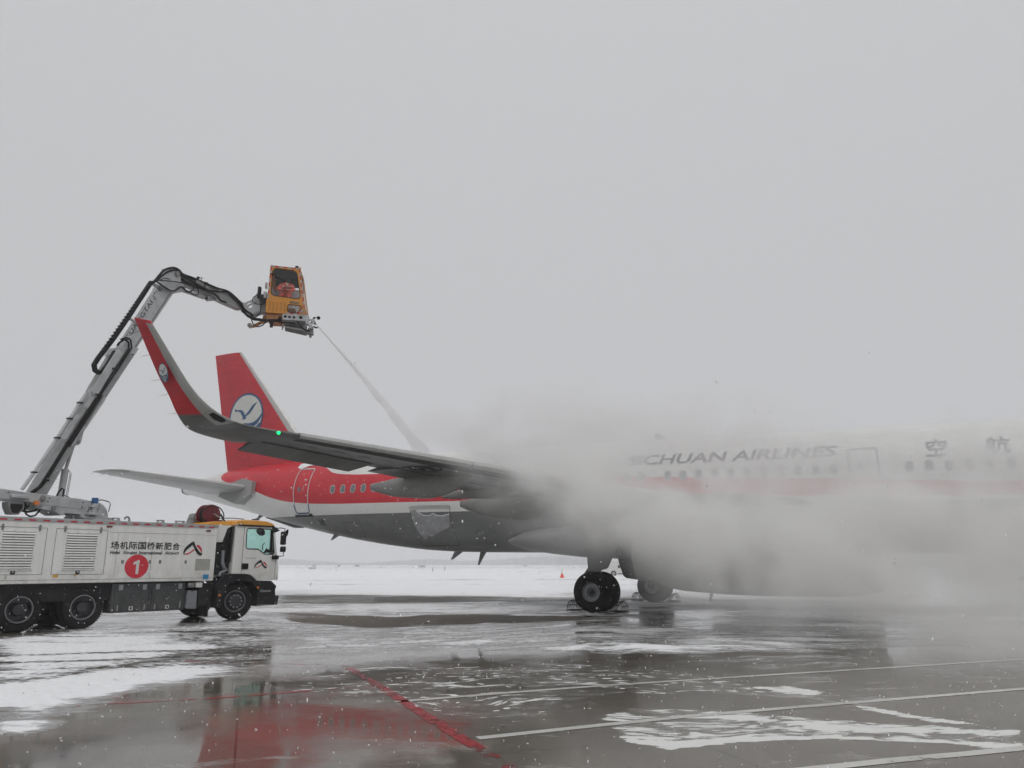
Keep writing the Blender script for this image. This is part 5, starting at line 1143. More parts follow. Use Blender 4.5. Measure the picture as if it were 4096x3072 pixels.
H = [((.98, 7.06), (1.05, 7.13), (1.32, 7.54), (1.64, 7.75), (1.87, 7.76), (2.05, 7.68), (2.47, 7.70), (3.42, 7.70), (3.92, 7.75), (4.27, 7.67), (4.6, 7.52), (4.8, 7.36), (5.21, 7.27)),
     ((.99, 7.04), (1.12, 7.18), (1.40, 7.50), (1.62, 7.66), (1.8, 7.72), (2.1, 7.62), (2.43, 7.56), (3.0, 7.50), (3.45, 7.44), (3.66, 7.33), (3.9, 7.34)),
     ((1.0, 7.10), (1.1, 7.08), (1.39, 7.01), (1.7, 7.0), (1.99, 7.24), (2.24, 7.15), (2.46, 7.32), (2.35, 7.46), (2.05, 7.45)),
     ((1.05, 7.12), (1.18, 7.16), (1.64, 7.29), (2.06, 7.37), (2.45, 7.41), (2.64, 7.33), (2.6, 7.16), (2.24, 7.15)), ((1.05, 7.12), (1.17, 7.17), (1.35, 7.30), (1.54, 7.34)),
     ((2.0, 7.52), (2.3, 7.48), (2.7, 7.47), (3.3, 7.55), (3.9, 7.70), (4.3, 7.60), (4.62, 7.45), (4.78, 7.28), (4.95, 7.20), (5.2, 7.22))]
for i, P in enumerate(H): bobj('boom_hose', hose(P, (.036, .034, .024, .016, .014, .03)[i], (-.18, -.20, -.24, -.26, -.2, -.16)[i]), HOSE, jb)

# operator cabin at the jib end
OUT = [(-.47, 12.30), (.61, 12.23), (.89, 10.63), (.85, 10.60), (.62, 10.40), (.21, 10.42), (-.51, 10.44), (-.50, 10.94)]
OW = [(-.28, 12.17), (.39, 12.11), (.49, 12.03), (.66, 11.17), (.64, 11.06), (.56, 11.04), (-.28, 11.13), (-.37, 11.22), (-.36, 12.07)]
SW = [(.28, 10.78), (.69, 10.77), (.76, 10.70), (.74, 10.64), (.59, 10.48), (.30, 10.51), (.26, 10.58), (.26, 10.72)]
def cobj(name, mb, m, par=None, smooth=35, bevel=0): return obj(name, mb.xf(C2T), m, par or cabin, smooth, bevel)
OWr, SWr = rounded(OW, .05, 3), rounded(SW, .04, 3); D = 1.15
shell = plate(OUT, [OWr, SWr], 0, .05)
bk = plate(OUT, [rounded([(-.2, 12.1), (.4, 12.05), (.5, 11.75), (-.25, 11.75)], .05)], D - .05, D); shell.add(bk.v, bk.f)
for a, b in zip(OUT, OUT[1:] + OUT[:1]):
    if (a, b) == (OUT[1], OUT[2]): continue
    d = Vector((b[0] - a[0], b[1] - a[1])).normalized(); nn = Vector((-d.y, d.x)) * -.04
    shell.prism([a, b, (b[0] + nn.x, b[1] + nn.y), (a[0] + nn.x, a[1] + nn.y)], .05, D - .05)
cabin = obj('operator_cabin', shell.xf(C2T), ORANGE, trk, 30)
cobj('front_glass', MB().prism([(.60, 12.2), (.87, 10.66), (.862, 10.66), (.592, 12.2)], .08, D - .08), OPGLASS)
cobj('window_glass', MB().prism(OWr, .02, .026), OPGLASS); cobj('window_glass', MB().prism(SWr, .02, .026), OPGLASS); cobj('window_glass', MB().prism([(-.24, 12.1), (.44, 12.05), (.5, 11.75), (-.25, 11.75)], D - .03, D - .025), OPGLASS)
cobj('window_seal', ring_plate(OWr, .025, -.008, .01), BLACK); cobj('window_seal', ring_plate(SWr, .022, -.008, .01), BLACK)
def tape(a, b, nseg, w=.055, start=0):
    a, b = Vector(a), Vector(b); d = (b - a); u = d.normalized(); nn = Vector((-u.y, u.x)) * w; A = []
    for i in range(nseg + 1):
        p0 = a + d * i / nseg; A += [(p0.x, -.004, p0.y), (p0.x + nn.x, -.004, p0.y + nn.y)]
    t_ = MB().add(A, [(2 * i, 2 * i + 1, 2 * i + 3, 2 * i + 2) for i in range(nseg)]); t_.m = [(i + start) % 2 for i in range(nseg)]
    cobj('reflective_tape', t_, [TAPESILVER, TAPERED])
tape((-.455, 12.285), (.60, 12.22), 7, -.05); tape((-.495, 11.0), (-.455, 12.24), 8, -.05); tape((.60, 12.2), (.87, 10.68), 11, -.05, 1)
tape((.20, 10.43), (.60, 10.41), 3, .05); tape((.62, 10.42), (.84, 10.60), 2, .05, 1)
cobj('louvre_panel', MB().prism([(-.525, 10.945), (.21, 10.89), (.21, 10.43), (-.515, 10.445)], -.02, .0), ORANGE, bevel=.006)
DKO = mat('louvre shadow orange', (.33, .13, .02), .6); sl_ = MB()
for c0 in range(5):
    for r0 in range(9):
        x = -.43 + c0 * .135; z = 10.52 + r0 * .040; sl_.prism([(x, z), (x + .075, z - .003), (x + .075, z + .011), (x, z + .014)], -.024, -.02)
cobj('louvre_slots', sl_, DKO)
cobj('warning_plate', MB().prism([(.32, 10.925), (.64, 10.895), (.64, 10.845), (.33, 10.84)], -.006, 0), BLACK)
tv, tf = text('禁止站立', 1, .01); tv = fit(tv, .345, .625, 10.858, 10.895); cobj('plate_lettering', MB().add([(a, -.008, b + (.5 - a) * .03) for a, b in tv], tf), LOGOWHITE)
for x in (.335, .61): cobj('warning_triangle', MB().prism([(x - .025, 10.945), (x + .025, 10.943), (x, 10.985)], -.004, 0), YSTICK)
cobj('wiper', MB().tube([(-.41, -.03, 11.95), (.11, -.03, 11.68)], .014, 6).tube([(.05, -.03, 11.71), (.31, -.02, 11.55)], .009, 6).cyl((-.41, -.05, 11.95), (-.41, 0, 11.95), .025, n=10), BLACK)
cobj('front_wiper', MB().tube([(.66, .1, 12.0), (.70, .12, 11.85), (.78, .15, 11.35)], .012, 6).tube([(.68, .1, 11.9), (.79, .12, 11.3)], .01, 6), BLACK)
cobj('top_lamp', MB().box((.455, .2, 12.32), (.11, .12, .11), Matrix.Rotation(.15, 3, 'Y')).tube([(.45, .2, 12.25), (.40, .2, 12.28), (.33, .2, 12.25)], .01, 6), BLACK, bevel=.01)
cobj('roof_post', MB().cyl((.58, .06, 11.95), (.60, .06, 12.28), .03, n=12), ORANGE)
cobj('frame_beam', plate([(.09, 10.405), (1.04, 10.39), (1.05, 10.26), (1.25, 10.24), (1.25, 10.05), (.94, 10.06), (.93, 10.17), (.10, 10.19)],
     [[(cx + .052 * r_ * math.cos(t), cz + .052 * r_ * math.sin(t)) for t in np.arange(0, 6.28, .4)] for cx, cz, r_ in ((.20, 10.31, 1), (.35, 10.30, 1), (.51, 10.29, 1), (.75, 10.30, 1.3))] + [[(1.02, 10.18), (1.16, 10.17), (1.17, 10.11), (1.02, 10.12)]], -.06, -.03), BOOMGREY)
cobj('frame_tray', MB().box((.55, .22, 10.16), (.9, .5, .04)).prism([(.11, 10.16), (.93, 10.12), (.95, 9.78), (.91, 9.75), (.15, 9.90)], .42, .46).prism([(.10, 10.0), (.15, 10.0), (.15, 9.80), (.10, 9.81)], -.05, -.01).prism([(.93, 10.06), (.96, 9.8), (.91, 9.78), (.2, 9.9), (.2, 9.95), (.85, 9.86)], -.04, -.02), DIMGREY, bevel=.004)
cobj('frame_backing', MB().prism([(.11, 10.39), (1.03, 10.38), (1.03, 10.20), (.11, 10.2)], .1, .14), CHASSIS)
cobj('nozzle_carriage', MB().prism([(1.07, 10.02), (1.20, 9.99), (1.22, 9.70), (.93, 9.73), (1.0, 9.85)], .02, .24).box((1.115, .1, 9.66), (.09, .09, .13)), DIMGREY, bevel=.006)
cobj('actuator', MB().box((1.12, -.04, 9.95), (.13, .10, .14)), TAPESILVER, bevel=.01)
nz = cobj('spray_nozzle', MB().tube([(1.10, .1, 10.16), (1.22, .1, 10.14), (1.30, .1, 10.10)], [.05, .04, .022], 12).cyl((1.18, .1, 10.28), (1.25, .1, 10.14), .04, n=10).tube([(1.2, .1, 10.02), (1.3, .1, 9.97), (1.36, .1, 9.99)], .03, 8), BLACK)
cobj('nozzle_lamp', MB().lathe([(0, .001), (.01, .05), (.07, .07), (.09, .06)], (1.34, .05, 10.36), (.6, -.5, -.5), 16).box((1.22, .05, 10.33), (.08, .06, .05)).tube([(1.17, .05, 10.28), (1.22, .05, 10.36), (1.3, .05, 10.36)], .012, 6), BLACK)
cobj('fluid_hose', MB().tube([(.62, -.08, 10.12), (.72, -.08, 10.06), (.80, -.07, 9.93), (.95, -.05, 9.83), (1.08, .0, 9.82)], .028, 8).tube([(.55, .1, 10.1), (.05, .1, 10.12), (.06, .1, 10.0), (.14, .1, 9.93)], .02, 8), HOSE)
cobj('floor_support', MB().box((-.20, .5, 10.32), (.56, .9, .20)).box((.0, .3, 10.15), (.12, .4, .12)), mat('worn orange steel', (.40, .17, .06), .6, var=.4, vscale=8), bevel=.01)
cobj('control_valves', MB().box((-.29, .05, 10.12), (.13, .14, .18)).box((-.29, .05, 9.97), (.10, .1, .14)).box((-.15, .05, 10.17), (.2, .12, .08)).box((.0, .1, 10.26), (.12, .15, .14)).cyl((-.4, .1, 10.16), (.06, .1, 10.16), .04, n=10), BLACK, bevel=.01)
cobj('support_arm', MB().prism([(-.50, 10.46), (-.66, 10.43), (-.67, 10.24), (-.99, 10.06), (-1.02, 9.96), (-.93, 9.98), (-.67, 10.14), (-.47, 10.19)], .3, .42), MATS['worn orange steel'], bevel=.008)
cobj('support_roller', MB().cyl((-1.10, .28, 10.03), (-1.10, .44, 10.03), .085, n=20).cyl((-1.10, .26, 10.03), (-1.10, .28, 10.03), .04, n=12), PLATEGREY)
cobj('pivot_plate', plate([(-.86, 11.33), (-1.06, 10.99), (-1.44, 10.78), (-1.50, 10.6), (-1.35, 10.50), (-1.08, 10.35), (-.77, 10.50), (-.77, 10.62), (-.82, 11.3)], [[(-1.135 + .105 * math.cos(t), 10.76 + .105 * math.sin(t)) for t in np.arange(0, 6.28, .3)]], .18, .22), BOOMGREY, bevel=.004)
cobj('pivot_plate', plate([(-.86, 11.33), (-1.06, 10.99), (-1.44, 10.78), (-1.50, 10.6), (-1.35, 10.50), (-1.08, 10.35), (-.77, 10.50), (-.77, 10.62), (-.82, 11.3)], [[(-1.135 + .105 * math.cos(t), 10.76 + .105 * math.sin(t)) for t in np.arange(0, 6.28, .3)]], .48, .52), BOOMGREY, bevel=.004)
cobj('pivot_web', MB().prism([(-1.1, 10.40), (-.78, 10.55), (-.78, 10.50), (-1.08, 10.35)], .18, .52).cyl((-.93, .15, 10.87), (-.93, .55, 10.87), .05, n=16).cyl((-1.42, .10, 10.77), (-1.42, .6, 10.77), .045, n=14), DIMGREY, bevel=.006); cobj('pivot_housing', MB().box((-.62, .35, 10.86), (.35, .3, .72)), DIMGREY, bevel=.02)
cobj('hydraulic_unit', MB().box((-.80, .05, 11.22), (.12, .14, .44)).box((-.68, .1, 11.05), (.16, .14, .22)).box((-.63, .08, 10.9), (.12, .1, .16)), BLACK, bevel=.02); cobj('junction_box', MB().box((-.575, .06, 11.51), (.07, .12, .22)), TAPESILVER, bevel=.01); cobj('junction_box', MB().box((-.58, .04, 11.13), (.10, .10, .25)), TAPESILVER, bevel=.01)
cobj('cabin_hose', MB().tube([(-.59, .0, 10.80), (-.75, -.02, 10.74), (-.92, -.02, 10.76), (-1.02, -.02, 10.85), (-.99, -.02, 11.0), (-.86, 0, 11.10)], .016, 8).tube([(-.59, 0, 10.80), (-.70, 0, 10.72), (-.70, 0, 10.45), (-.83, 0, 10.26), (-1.0, .02, 10.24)], .018, 8)
     .tube([(-1.55, .15, 10.86), (-1.45, .1, 10.72), (-1.2, .05, 10.36), (-.93, .02, 10.21), (-.44, 0, 10.15), (-.12, 0, 10.18)], .04, 8).tube([(-1.5, .15, 10.80), (-1.38, .1, 10.52), (-1.15, .05, 10.28), (-.90, .02, 10.15), (-.44, 0, 10.12)], .03, 8)
     .tube([(-1.05, .05, 10.44), (-1.02, .05, 10.3), (-1.0, .05, 10.15), (-.92, .05, 9.98), (-.78, .05, 9.90), (-.62, .05, 9.95), (-.48, .05, 10.10)], .022, 8).tube([(-.68, .05, 11.2), (-.55, .05, 11.25), (-.5, .1, 11.1)], .012, 6), HOSE)
cobj('cabin_lining', MB().box((.02, .6, 10.70), (.95, .9, .03)).box((.05, D - .07, 11.2), (.9, .02, 1.0)).box((-.42, .6, 11.1), (.02, .95, .9)).box((.1, .75, 10.95), (.5, .45, .45)), SEATGREY)
cobj('cabin_ceiling', MB().box((.06, .6, 12.16), (.95, .95, .04)).box((.05, D - .08, 11.98), (.9, .02, .30)).box((.1, .9, 11.95), (.04, .3, .3)), CHASSIS)
cobj('paper_sheet', MB().add([(-.03, .35, 11.70), (.42, .38, 11.66), (.33, .18, 11.55), (-.04, .16, 11.53)], [(0, 1, 2, 3)]), PAPER)

# operator, bent forward over the controls
PERS = MB()
per = empty('person', CF @ Matrix.Translation((.08, .52, 10.88)), 'operator in an orange hooded jacket bent forward behind the cabin window', 'person')
def skin_body(name, pts, edges, m, par, sub=2, root=0):
    me_ = bpy.data.meshes.new(name); me_.from_pydata([p[0] for p in pts], edges, []); o = bpy.data.objects.new(name, me_); COL.objects.link(o)
    bm = bmesh.new(); bm.from_mesh(me_); sk = bm.verts.layers.skin.verify(); bm.verts.ensure_lookup_table()
    for i, v in enumerate(bm.verts):
        r_ = pts[i][1]; v[sk].radius = r_ if isinstance(r_, tuple) else (r_, r_); v[sk].use_root = i == root
    bm.to_mesh(me_); bm.free()
    o.modifiers.new('s', 'SKIN').use_smooth_shade = True; sb = o.modifiers.new('u', 'SUBSURF'); sb.levels = sub; sb.render_levels = sub
    dg = bpy.context.evaluated_depsgraph_get(); dg.update(); nm = bpy.data.meshes.new_from_object(o.evaluated_get(dg)); bpy.data.objects.remove(o)
    nm.materials.clear(); nm.materials.append(m); nm.polygons.foreach_set('use_smooth', [True] * len(nm.polygons))
    return obj(name, nm, None, par)
# body frame: x right, y away from the viewer, z up, origin on the cabin floor under the seat
B = [((.0, .15, .42), .15), ((.0, .05, .58), .17), ((.02, -.10, .76), .19), ((.04, -.22, .82), .15), ((.06, -.32, .78), .07), ((.09, -.40, .70), .09), ((.10, -.43, .60), .07),
     ((-.17, -.15, .76), .09), ((-.27, -.24, .60), .075), ((-.16, -.40, .50), .055), ((-.10, -.44, .50), .032),
     ((.22, -.16, .74), .09), ((.31, -.24, .58), .075), ((.22, -.40, .50), .055), ((.16, -.44, .50), .032),
     ((-.10, .0, .40), .11), ((-.15, -.25, .42), .085), ((-.15, -.28, .10), .06), ((-.15, -.36, .04), .045), ((.10, .0, .40), .11), ((.15, -.25, .42), .085), ((.15, -.28, .10), .06), ((.15, -.36, .04), .045)]
EB = [(0, 1), (1, 2), (2, 3), (3, 4), (4, 5), (5, 6), (3, 7), (7, 8), (8, 9), (9, 10), (3, 11), (11, 12), (12, 13), (13, 14), (0, 15), (15, 16), (16, 17), (17, 18), (0, 19), (19, 20), (20, 21), (21, 22)]
bdy = skin_body('body', B, EB, JACKET, per)
skin_body('face', [((.095, -.45, .67), .055), ((.10, -.485, .63), .045), ((.10, -.49, .58), .035)], [(0, 1), (1, 2)], SKIN, per)
skin_body('cap', [((.09, -.40, .74), .075), ((.10, -.46, .73), .06), ((.11, -.52, .69), (.05, .015))], [(0, 1), (1, 2)], CAP, per)
for s, b in ((-1, (-.10, -.44, .50)), (1, (.16, -.44, .50))):
    P = [(b, .03), ((b[0] - s * .02, b[1] - .05, b[2] - .01), .034)]; Eh = [(0, 1)]
    for i, (dx, L_) in enumerate(((-.026, .05), (-.009, .06), (.009, .057), (.026, .045))):
        k = len(P); P += [((b[0] - s * .02 + dx, b[1] - .08, b[2]), .009), ((b[0] - s * .02 + dx, b[1] - .08 - L_ * .6, b[2] - .02), .008), ((b[0] - s * .02 + dx, b[1] - .08 - L_ * .7, b[2] - .05), .007)]; Eh += [(1, k), (k, k + 1), (k + 1, k + 2)]
    k = len(P); P += [((b[0] - s * .055, b[1] - .04, b[2] - .01), .010), ((b[0] - s * .065, b[1] - .08, b[2] - .02), .009)]; Eh += [(1, k), (k, k + 1)]
    skin_body('hand', P, Eh, SKIN, per, 1)

# ------------------------------------------------------------------ wheel chocks (wire cages)
def chock(x, y, s, label):
    M = AC @ Matrix.Translation((x, y, 0)); t = tag(obj('wheel_chock', MB(), RUBBER), label, 'wheel chock', 'wire cage chocks at the aircraft wheels') if False else empty('wheel_chock', M, label, 'wheel chock', 'wire cage chocks at the aircraft wheels')
    f = MB(); L_, h, w = .34, .34, .62
    for yy in (-w / 2, -w / 6, w / 6, w / 2):
        P = [(s * .02, yy, .03), (s * .10, yy, .16), (s * .22, yy, h * .85), (s * .30, yy, h), (s * .38, yy, h * .8), (s * (L_ + .1), yy, .03), (s * .02, yy, .03)]
        f.tube(P, .014, 6)
    obj('rib_frame', f, CHASSIS, t)
    g_ = MB()
    for p_ in ((.02, .03), (.30, h), (L_ + .1, .03), (.13, .2), (.42, .18)): g_.tube([(s * p_[0], -w / 2 - .02, p_[1]), (s * p_[0], w / 2 + .02, p_[1])], .014, 6)
    obj('cross_rod', g_, CHASSIS, t)
chock(.50, 3.8, 1, 'wire cage chock behind the nearer main wheels, left of the tyre')
chock(-.50, 3.8, -1, 'wire cage chock in front of the nearer main wheels, right of the tyre')
chock(.50, -3.8, 1, 'wire cage chock behind the farther main wheels, left of the tyre')
chock(-.50, -3.8, -1, 'wire cage chock in front of the farther main wheels, right of the tyre')

# ------------------------------------------------------------------ far things
def gzz(x, y): return float(gz(np.array([float(x)]), np.array([float(y)]))[0])
cn = empty('traffic_cone', Matrix.Translation((5.55, 88, gzz(5.55, 88))), 'orange traffic cone with white band on the snow', 'traffic cone')
obj('cone_body', MB().lathe([(.04, .23), (.05, .21), (.45, .12)], (0, 0, 0), (0, 0, 1), 20).box((0, 0, .02), (.5, .5, .04)), CONE, cn); obj('white_band', MB().lathe([(.45, .122), (.72, .062)], (0, 0, 0), (0, 0, 1), 20), CONEWHITE, cn); obj('cone_tip', MB().lathe([(.72, .06), (.88, .03), (.9, .001)], (0, 0, 0), (0, 0, 1), 20), CHASSIS, cn)
vx, vy = 13.9, 98.
vn = empty('parked_van', Matrix.Translation((vx, vy, gzz(vx, 88) - .02)) @ Matrix.Rotation(math.radians(6), 4, 'Z'), 'white van seen beyond the nearer main wheels', 'van')
obj('van_body', MB().prism(rounded([(-2.6, .35), (2.3, .35), (2.35, 1.3), (1.6, 1.9), (-2.5, 1.95), (-2.65, 1.2)], .12), -.95, .95), WHITE, vn, bevel=.03)
for x in (-1.6, 1.5):
    for y in (-.9, .9):
        w_ = obj('wheel', MB().lathe([(-.1, .2), (-.12, .34), (-.08, .37), (.08, .37), (.12, .34), (.1, .2)], (x, y, .37), (0, 1, 0), 24), RUBBER, vn); obj('rim', MB().lathe([(-.11, .001), (-.1, .2)], (x, y, .37), (0, 1, 0), 20).lathe([(.11, .001), (.1, .2)], (x, y, .37), (0, 1, 0), 20), RIMGREY, w_)
obj('side_window', MB().box((1.0, -.955, 1.45), (.8, .02, .42)).box((1.0, .955, 1.45), (.8, .02, .42)), BLACK, vn); obj('rear_window', MB().box((-.9, -.955, 1.2), (.3, .02, .35)), BLACK, vn); obj('sill', MB().box((0, -.96, .34), (2.2, .04, .12)), CHASSIS, vn)
SG = [(-47.9, 190, 1.75, .62, 'plain pale board beside the taxiway'), (-36.9, 325, 3.0, .95, 'long pale board with a dark middle, centre of the snow field'), (-125, 500, 2.0, .9, 'leftmost small grey sign on the far field'),
      (-105, 480, 1.6, .8, 'small grey sign second from the left on the far field'), (-92, 470, 2.6, .9, 'small dark sign third from the left on the far field'), (7, 430, 1.6, .8, 'small pale sign right of the belly aerials on the far field')]
for i, (x, y, w_, h_, lb) in enumerate(SG):
    r0 = empty('taxiway_sign', Matrix.Translation((x, y, gzz(x, y))), lb, 'sign', 'boards standing on the snow field')
    obj('sign_board', MB().box((0, 0, h_ / 2 + .12), (w_, .25, h_)), SIGNWHITE if i in (0, 1, 5) else DIMGREY, r0, bevel=.02); obj('leg', MB().box((-w_ * .35, 0, .06), (.1, .2, .12)), CHASSIS, r0); obj('leg', MB().box((w_ * .35, 0, .06), (.1, .2, .12)), CHASSIS, r0)
    if i == 1: obj('sign_face', MB().box((0, -.135, h_ / 2 + .12), (.7, .02, h_ * .8)), DIMGREY, r0)
for x, y, lb in ((-34, 205, 'short marker stake left of the aerials on the snow'), (-36, 290, 'farther marker stake left of the aerials on the snow'), (-15.5, 155, 'short marker stake below the aft aerial'), (-13.4, 158, 'short marker stake below the forward aerial'), (-55, 140, 'short marker stake at the left end of the snow field'), (20, 260, 'short marker stake right of the cone')):
    t = empty('marker_stake', Matrix.Translation((x, y, gzz(x, y))), lb, 'stake', 'marker stakes on the snow field'); obj('post', MB().cyl((0, 0, 0), (0, 0, .75), .06, .05, 8), CHASSIS, t); obj('cap', MB().cyl((0, 0, .75), (0, 0, .85), .07, .03, 8), CONE, t)
# far wood on the skyline: many bare crowns merged in the murk
mb = MB(); tr_ = random.Random(3)
for i in range(1500):
    x = tr_.uniform(-900, 680); y = tr_.uniform(1250, 1330)
    env = (.55 + .25 * math.sin(x * .011 + 1) + .2 * math.sin(x * .031)) * (1.0 if x > -260 else .85); h_ = 11.5 * env * tr_.uniform(.7, 1.12) + 2; r_ = tr_.uniform(3.5, 7.5)
    R = []
    for k, (zz_, q) in enumerate(((0, .5), (.25, .9), (.55, 1), (.8, .75), (1, .2))):
        R.append([(x + r_ * q * tr_.uniform(.75, 1.2) * math.cos(a), y + r_ * q * math.sin(a), zz_ * h_ * tr_.uniform(.93, 1.05)) for a in (j * math.pi / 3 for j in range(6))])
    mb.rings(R)
tag(obj('distant_wood', mb, TREEMAT, None, 60), 'grey band of bare winter trees fading into the murk on the skyline', kind='stuff')

# ------------------------------------------------------------------ falling snow, droplets
def specks(name, count, gen, size, m, label, sd):
    r = random.Random(sd); mb = MB()
    for i in range(count):
        c = gen(r); s_ = size(r); a = r.uniform(0, 6.28); d = Vector((math.cos(a) * .6, math.sin(a) * .6, r.uniform(-1, .2))).normalized() * s_ * r.uniform(1.0, 2.0)
        o1 = d.orthogonal().normalized() * s_ * .7; o2 = d.cross(o1).normalized() * s_ * .7; c = Vector(c)
        mb.add([c + d, c - d, c + o1, c - o1, c + o2, c - o2], [(0, 2, 4), (0, 4, 3), (0, 3, 5), (0, 5, 2), (1, 4, 2), (1, 3, 4), (1, 5, 3), (1, 2, 5)])
    me_ = bpy.data.meshes.new(name); me_.from_pydata(mb.v, [], mb.f); me_.materials.append(m); return tag(obj(name, me_, None), label, kind='stuff')
def flake_at(r):
    y = 4 + 30 * r.random() ** .7; return (r.uniform(-.8, .8) * y, y, (r.uniform(0, .12 * y + 1.5) if r.random() < .8 else r.uniform(0, .30 * y + 1.5)))
specks('falling_snow', 9000, flake_at, lambda r: r.choice((.003, .004, .005, .006, .008, .010)), FLAKE, 'fine snowflakes drifting down all round the truck and the jet', 5)
def splash(r):
    q = AC @ Vector((r.gauss(.9, .55), r.gauss(3.2, .7), 0)); t = r.random(); return (q.x + .5 * r.gauss(0, .5), q.y, 3.2 - 3.1 * t ** 1.3 + r.gauss(0, .15))
specks('fluid_droplets', 2600, splash, lambda r: r.choice((.004, .006, .008, .011)), FLAKE, 'droplets of deicing fluid raining off the wing root', 9)
# ice crumbs lying on the apron
def crumb(r):
    y = r.uniform(5, 17); x = r.uniform(-.75, .85) * y; return (x, y, gzz(x, y) + .006)
specks('ice_crumbs', 900, crumb, lambda r: r.choice((.003, .004, .005, .007, .011)), FLAKE, 'small crumbs of ice and foam scattered on the wet apron', 13)

# ------------------------------------------------------------------ spray jet, mist, haze
NZ = CF @ Vector((1.30, .1, 10.10)); HIT = AC @ Vector((2.74, 8.8, 3.6))
def vmat(name, color, build):
    m = bpy.data.materials.new(name); m.use_nodes = True
    global n, l
    on, ol = n, l; n, l = nodes(m); n.clear(); o = n.new('ShaderNodeOutputMaterial'); v = n.new('ShaderNodeVolumePrincipled')
    v.inputs['Color'].default_value = (*color, 1); v.inputs['Anisotropy'].default_value = .25; d = build()
    if isinstance(d, float): v.inputs['Density'].default_value = d
    else: l.new(d, v.inputs['Density'])
    l.new(v.outputs[0], o.inputs['Volume']); n, l = on, ol; return m
L_ = (HIT - NZ).length; dj = (HIT - NZ).normalized(); sag = Vector((0, 0, -.35))
P = [NZ + (HIT - NZ) * t + Vector((0, 0, .25 * 4 * t * (1 - t) * .5)) for t in np.linspace(0, 1, 26)]
jet = MB().tube(P, [(.02 + .24 * t ** 1.3) * (1 + .12 * math.sin(t * 41) * t + .1 * math.sin(t * 97 + 1) * t) for t in np.linspace(0, 1, 26)], 20)
jetM = frame(NZ, dj.orthogonal().normalized(), dj.cross(dj.orthogonal().normalized()), dj)
def jd():
    q = N('ShaderNodeNewGeometry').outputs['Position']; vv = N('ShaderNodeVectorMath', operation='DISTANCE'); l.new(q, vv.inputs[0]); vv.inputs[1].default_value = tuple(NZ)
    t = math_('DIVIDE', vv.outputs['Value'], L_); r_ = math_('ADD', math_('MULTIPLY', math_('POWER', t, 1.3), 1.0), .035)
    nn = noise(mapping(q, (1, 1, 1)), 2.2, 4, .6)
    return math_('MULTIPLY', math_('DIVIDE', 1.0, r_), mrange(nn, .35, .7, 1.1, 2.4))
jm = vmat('spray jet', (.93, .93, .94), jd)
tag(obj('spray_jet', jet, jm), 'thin jet of fluid from the cabin nozzle widening toward the wing', kind='stuff')
inner = MB().tube(P[:15], [.016 + .05 * t for t in np.linspace(0, 1, 15)], 10)
im = bpy.data.materials.new('jet core'); im.use_nodes = True; n, l = nodes(im); pb = n['Principled BSDF']; pb.inputs['Base Color'].default_value = (.8, .8, .82, 1); pb.inputs['Roughness'].default_value = .6
vv = N('ShaderNodeVectorMath', operation='DISTANCE'); l.new(N('ShaderNodeNewGeometry').outputs['Position'], vv.inputs[0]); vv.inputs[1].default_value = tuple(NZ)
pb.inputs['Alpha'].default_value = .5; l.new(mrange(vv.outputs['Value'], 0, L_ * .52, .75, .0), pb.inputs['Alpha'])
tag(obj('jet_core', inner, im), 'solid white core of the fluid jet close to the nozzle', kind='stuff')

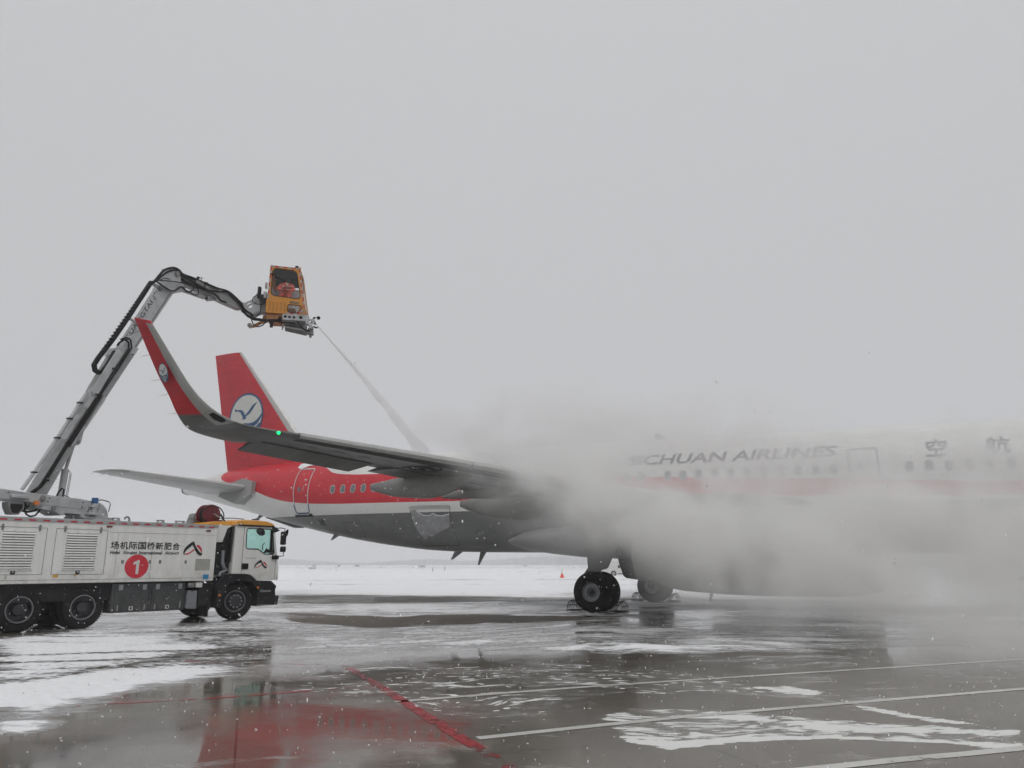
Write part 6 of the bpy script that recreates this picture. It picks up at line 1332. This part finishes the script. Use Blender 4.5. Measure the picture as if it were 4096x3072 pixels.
BLOBS = [((0.0, 11.5, 3.7), (1.2, 2.0, 0.6), 0.327),
         ((0.9, 9.0, 4.6), (1.92, 2.0, 0.84), 0.389),
         ((-11.3, 6.0, 4.5), (4.8, 2.0, 0.96), 0.120),
         ((-1.4, 11.0, 3.4), (1.2, 2.0, 0.72), 0.388),
         ((-2.7, 11.0, 2.6), (1.44, 2.0, 0.84), 0.156),
         ((0.0, 10.0, 4.1), (1.44, 2.0, 0.72), 0.413),
         ((3.2, 8.0, 5.5), (1.92, 2.0, 0.96), 0.182),
         ((1.6, 7.0, 6.0), (2.16, 2.0, 1.08), 0.141),
         ((-8.3, 10.0, 2.4), (2.16, 2.0, 1.2), 0.452),
         ((-8.3, 11.0, 1.3), (2.16, 2.0, 1.08), 0.490),
         ((-7.9, 6.0, 4.1), (4.8, 2.0, 1.08), 0.373),
         ((-11.8, 6.0, 3.8), (4.2, 2.0, 1.32), 0.383),
         ((-5.4, 12.0, 0.7), (2.4, 2.0, 0.72), 0.063),
         ((-0.4, 11.0, 3.4), (1.8, 2.0, 0.96), 0.178),
         ((-1.2, 11.0, 2.9), (1.92, 2.0, 1.08), 0.186),
         ((-1.6, 10.0, 3.6), (2.16, 2.0, 1.32), 0.723),
         ((-1.5, 8.0, 4.6), (2.64, 2.0, 1.44), 0.419),
         ((-2.0, 11.0, 2.3), (1.68, 2.0, 0.96), 0.143),
         ((-3.1, 11.0, 2.7), (2.16, 2.0, 1.2), 0.588),
         ((-2.9, 9.0, 3.7), (2.4, 2.0, 1.32), 0.104),
         ((-3.9, 11.0, 2.1), (2.16, 2.0, 1.2), 0.122),
         ((-4.6, 10.0, 2.7), (2.64, 2.0, 1.44), 0.741),
         ((-5.3, 11.0, 1.8), (2.4, 2.0, 1.32), 0.515),
         ((-5.0, 11.0, 1.0), (2.16, 2.0, 0.84), 0.091),
         ((-6.3, 10.0, 2.7), (2.88, 2.0, 1.44), 0.270),
         ((-7.0, 11.0, 1.6), (2.64, 2.0, 1.44), 0.751),
         ((-7.0, 11.0, 0.7), (2.4, 2.0, 0.96), 0.163),
         ((-8.5, 10.0, 2.5), (3.12, 2.0, 1.56), 0.233),
         ((-10.3, 10.0, 2.1), (3.36, 2.0, 1.8), 0.820),
         ((-10.2, 12.0, 0.9), (3.12, 2.0, 1.68), 0.513),
         ((-10.3, 14.0, 0.1), (3.12, 2.0, 1.2), 0.362),
         ((-5.2, 5.0, 4.6), (4.8, 2.0, 1.44), 0.271),
         ((-9.7, 5.0, 4.2), (5.4, 2.0, 1.68), 0.061),
         ((-0.1, 9.0, 4.5), (2.4, 2.0, 1.08), 0.144),
         ((-0.1, 7.0, 5.7), (3.0, 2.0, 1.44), 0.132),
         ((-3.8, 5.0, 5.5), (4.8, 2.0, 1.68), 0.186),
         ((-1.2, 11.0, 2.0), (1.44, 2.0, 0.72), 0.044)]
def fogd():
    q = N('ShaderNodeNewGeometry').outputs['Position']
    # aircraft coordinates
    mp = N('ShaderNodeMapping'); mp.vector_type = 'POINT'; Mi = AC.inverted(); mp.inputs['Rotation'].default_value = Mi.to_euler(); mp.inputs['Location'].default_value = Mi.to_translation(); l.new(q, mp.inputs[0]); a = mp.outputs[0]
    nz1 = N('ShaderNodeTexNoise'); nz1.inputs['Scale'].default_value = .38; nz1.inputs['Detail'].default_value = 2; l.new(a, nz1.inputs[0])
    sc_ = N('ShaderNodeVectorMath', operation='SCALE'); sc_.inputs['Scale'].default_value = .9; sb_ = N('ShaderNodeVectorMath', operation='SUBTRACT'); l.new(nz1.outputs[1], sb_.inputs[0]); sb_.inputs[1].default_value = (.5, .5, .5); l.new(sb_.outputs[0], sc_.inputs[0])
    ad = N('ShaderNodeVectorMath', operation='ADD'); l.new(a, ad.inputs[0]); l.new(sc_.outputs[0], ad.inputs[1]); w_ = ad.outputs[0]
    tot = None
    for c, r_, d_ in BLOBS:
        s1 = N('ShaderNodeVectorMath', operation='SUBTRACT'); l.new(w_, s1.inputs[0]); s1.inputs[1].default_value = c
        s2 = N('ShaderNodeVectorMath', operation='DIVIDE'); l.new(s1.outputs[0], s2.inputs[0]); s2.inputs[1].default_value = r_
        s3_ = N('ShaderNodeVectorMath', operation='LENGTH'); l.new(s2.outputs[0], s3_.inputs[0])
        v = mrange(s3_.outputs['Value'], .25, 1.0, d_, 0.); tot = v if tot is None else math_('ADD', tot, v)
    n2_ = noise(w_, .8, 7, .62)
    return math_('MULTIPLY', tot, mrange(n2_, .36, .64, .30, 2.1))
fgm = vmat('deicing mist', (.984, .981, .973), fogd)
lo_ = [min(c[i] - r_[i] for c, r_, d_ in BLOBS) - .6 for i in range(3)]; hi_ = [max(c[i] + r_[i] for c, r_, d_ in BLOBS) + .6 for i in range(3)]; lo_[2] = .03
fog = MB().box([(a + b) / 2 for a, b in zip(lo_, hi_)], [b - a for a, b in zip(lo_, hi_)]).xf(AC)
fo = tag(obj('deicing_mist', fog, fgm, None, None), 'billowing grey cloud of deicing mist round the wing root and forward fuselage', kind='stuff')

hz = tag(obj('haze', MB().box((0, 650, 34), (3960, 1700, 72)), vmat('haze', (.93, .935, .95), lambda: .0013), None, None), 'thin snow haze filling the air over the airfield', kind='stuff')
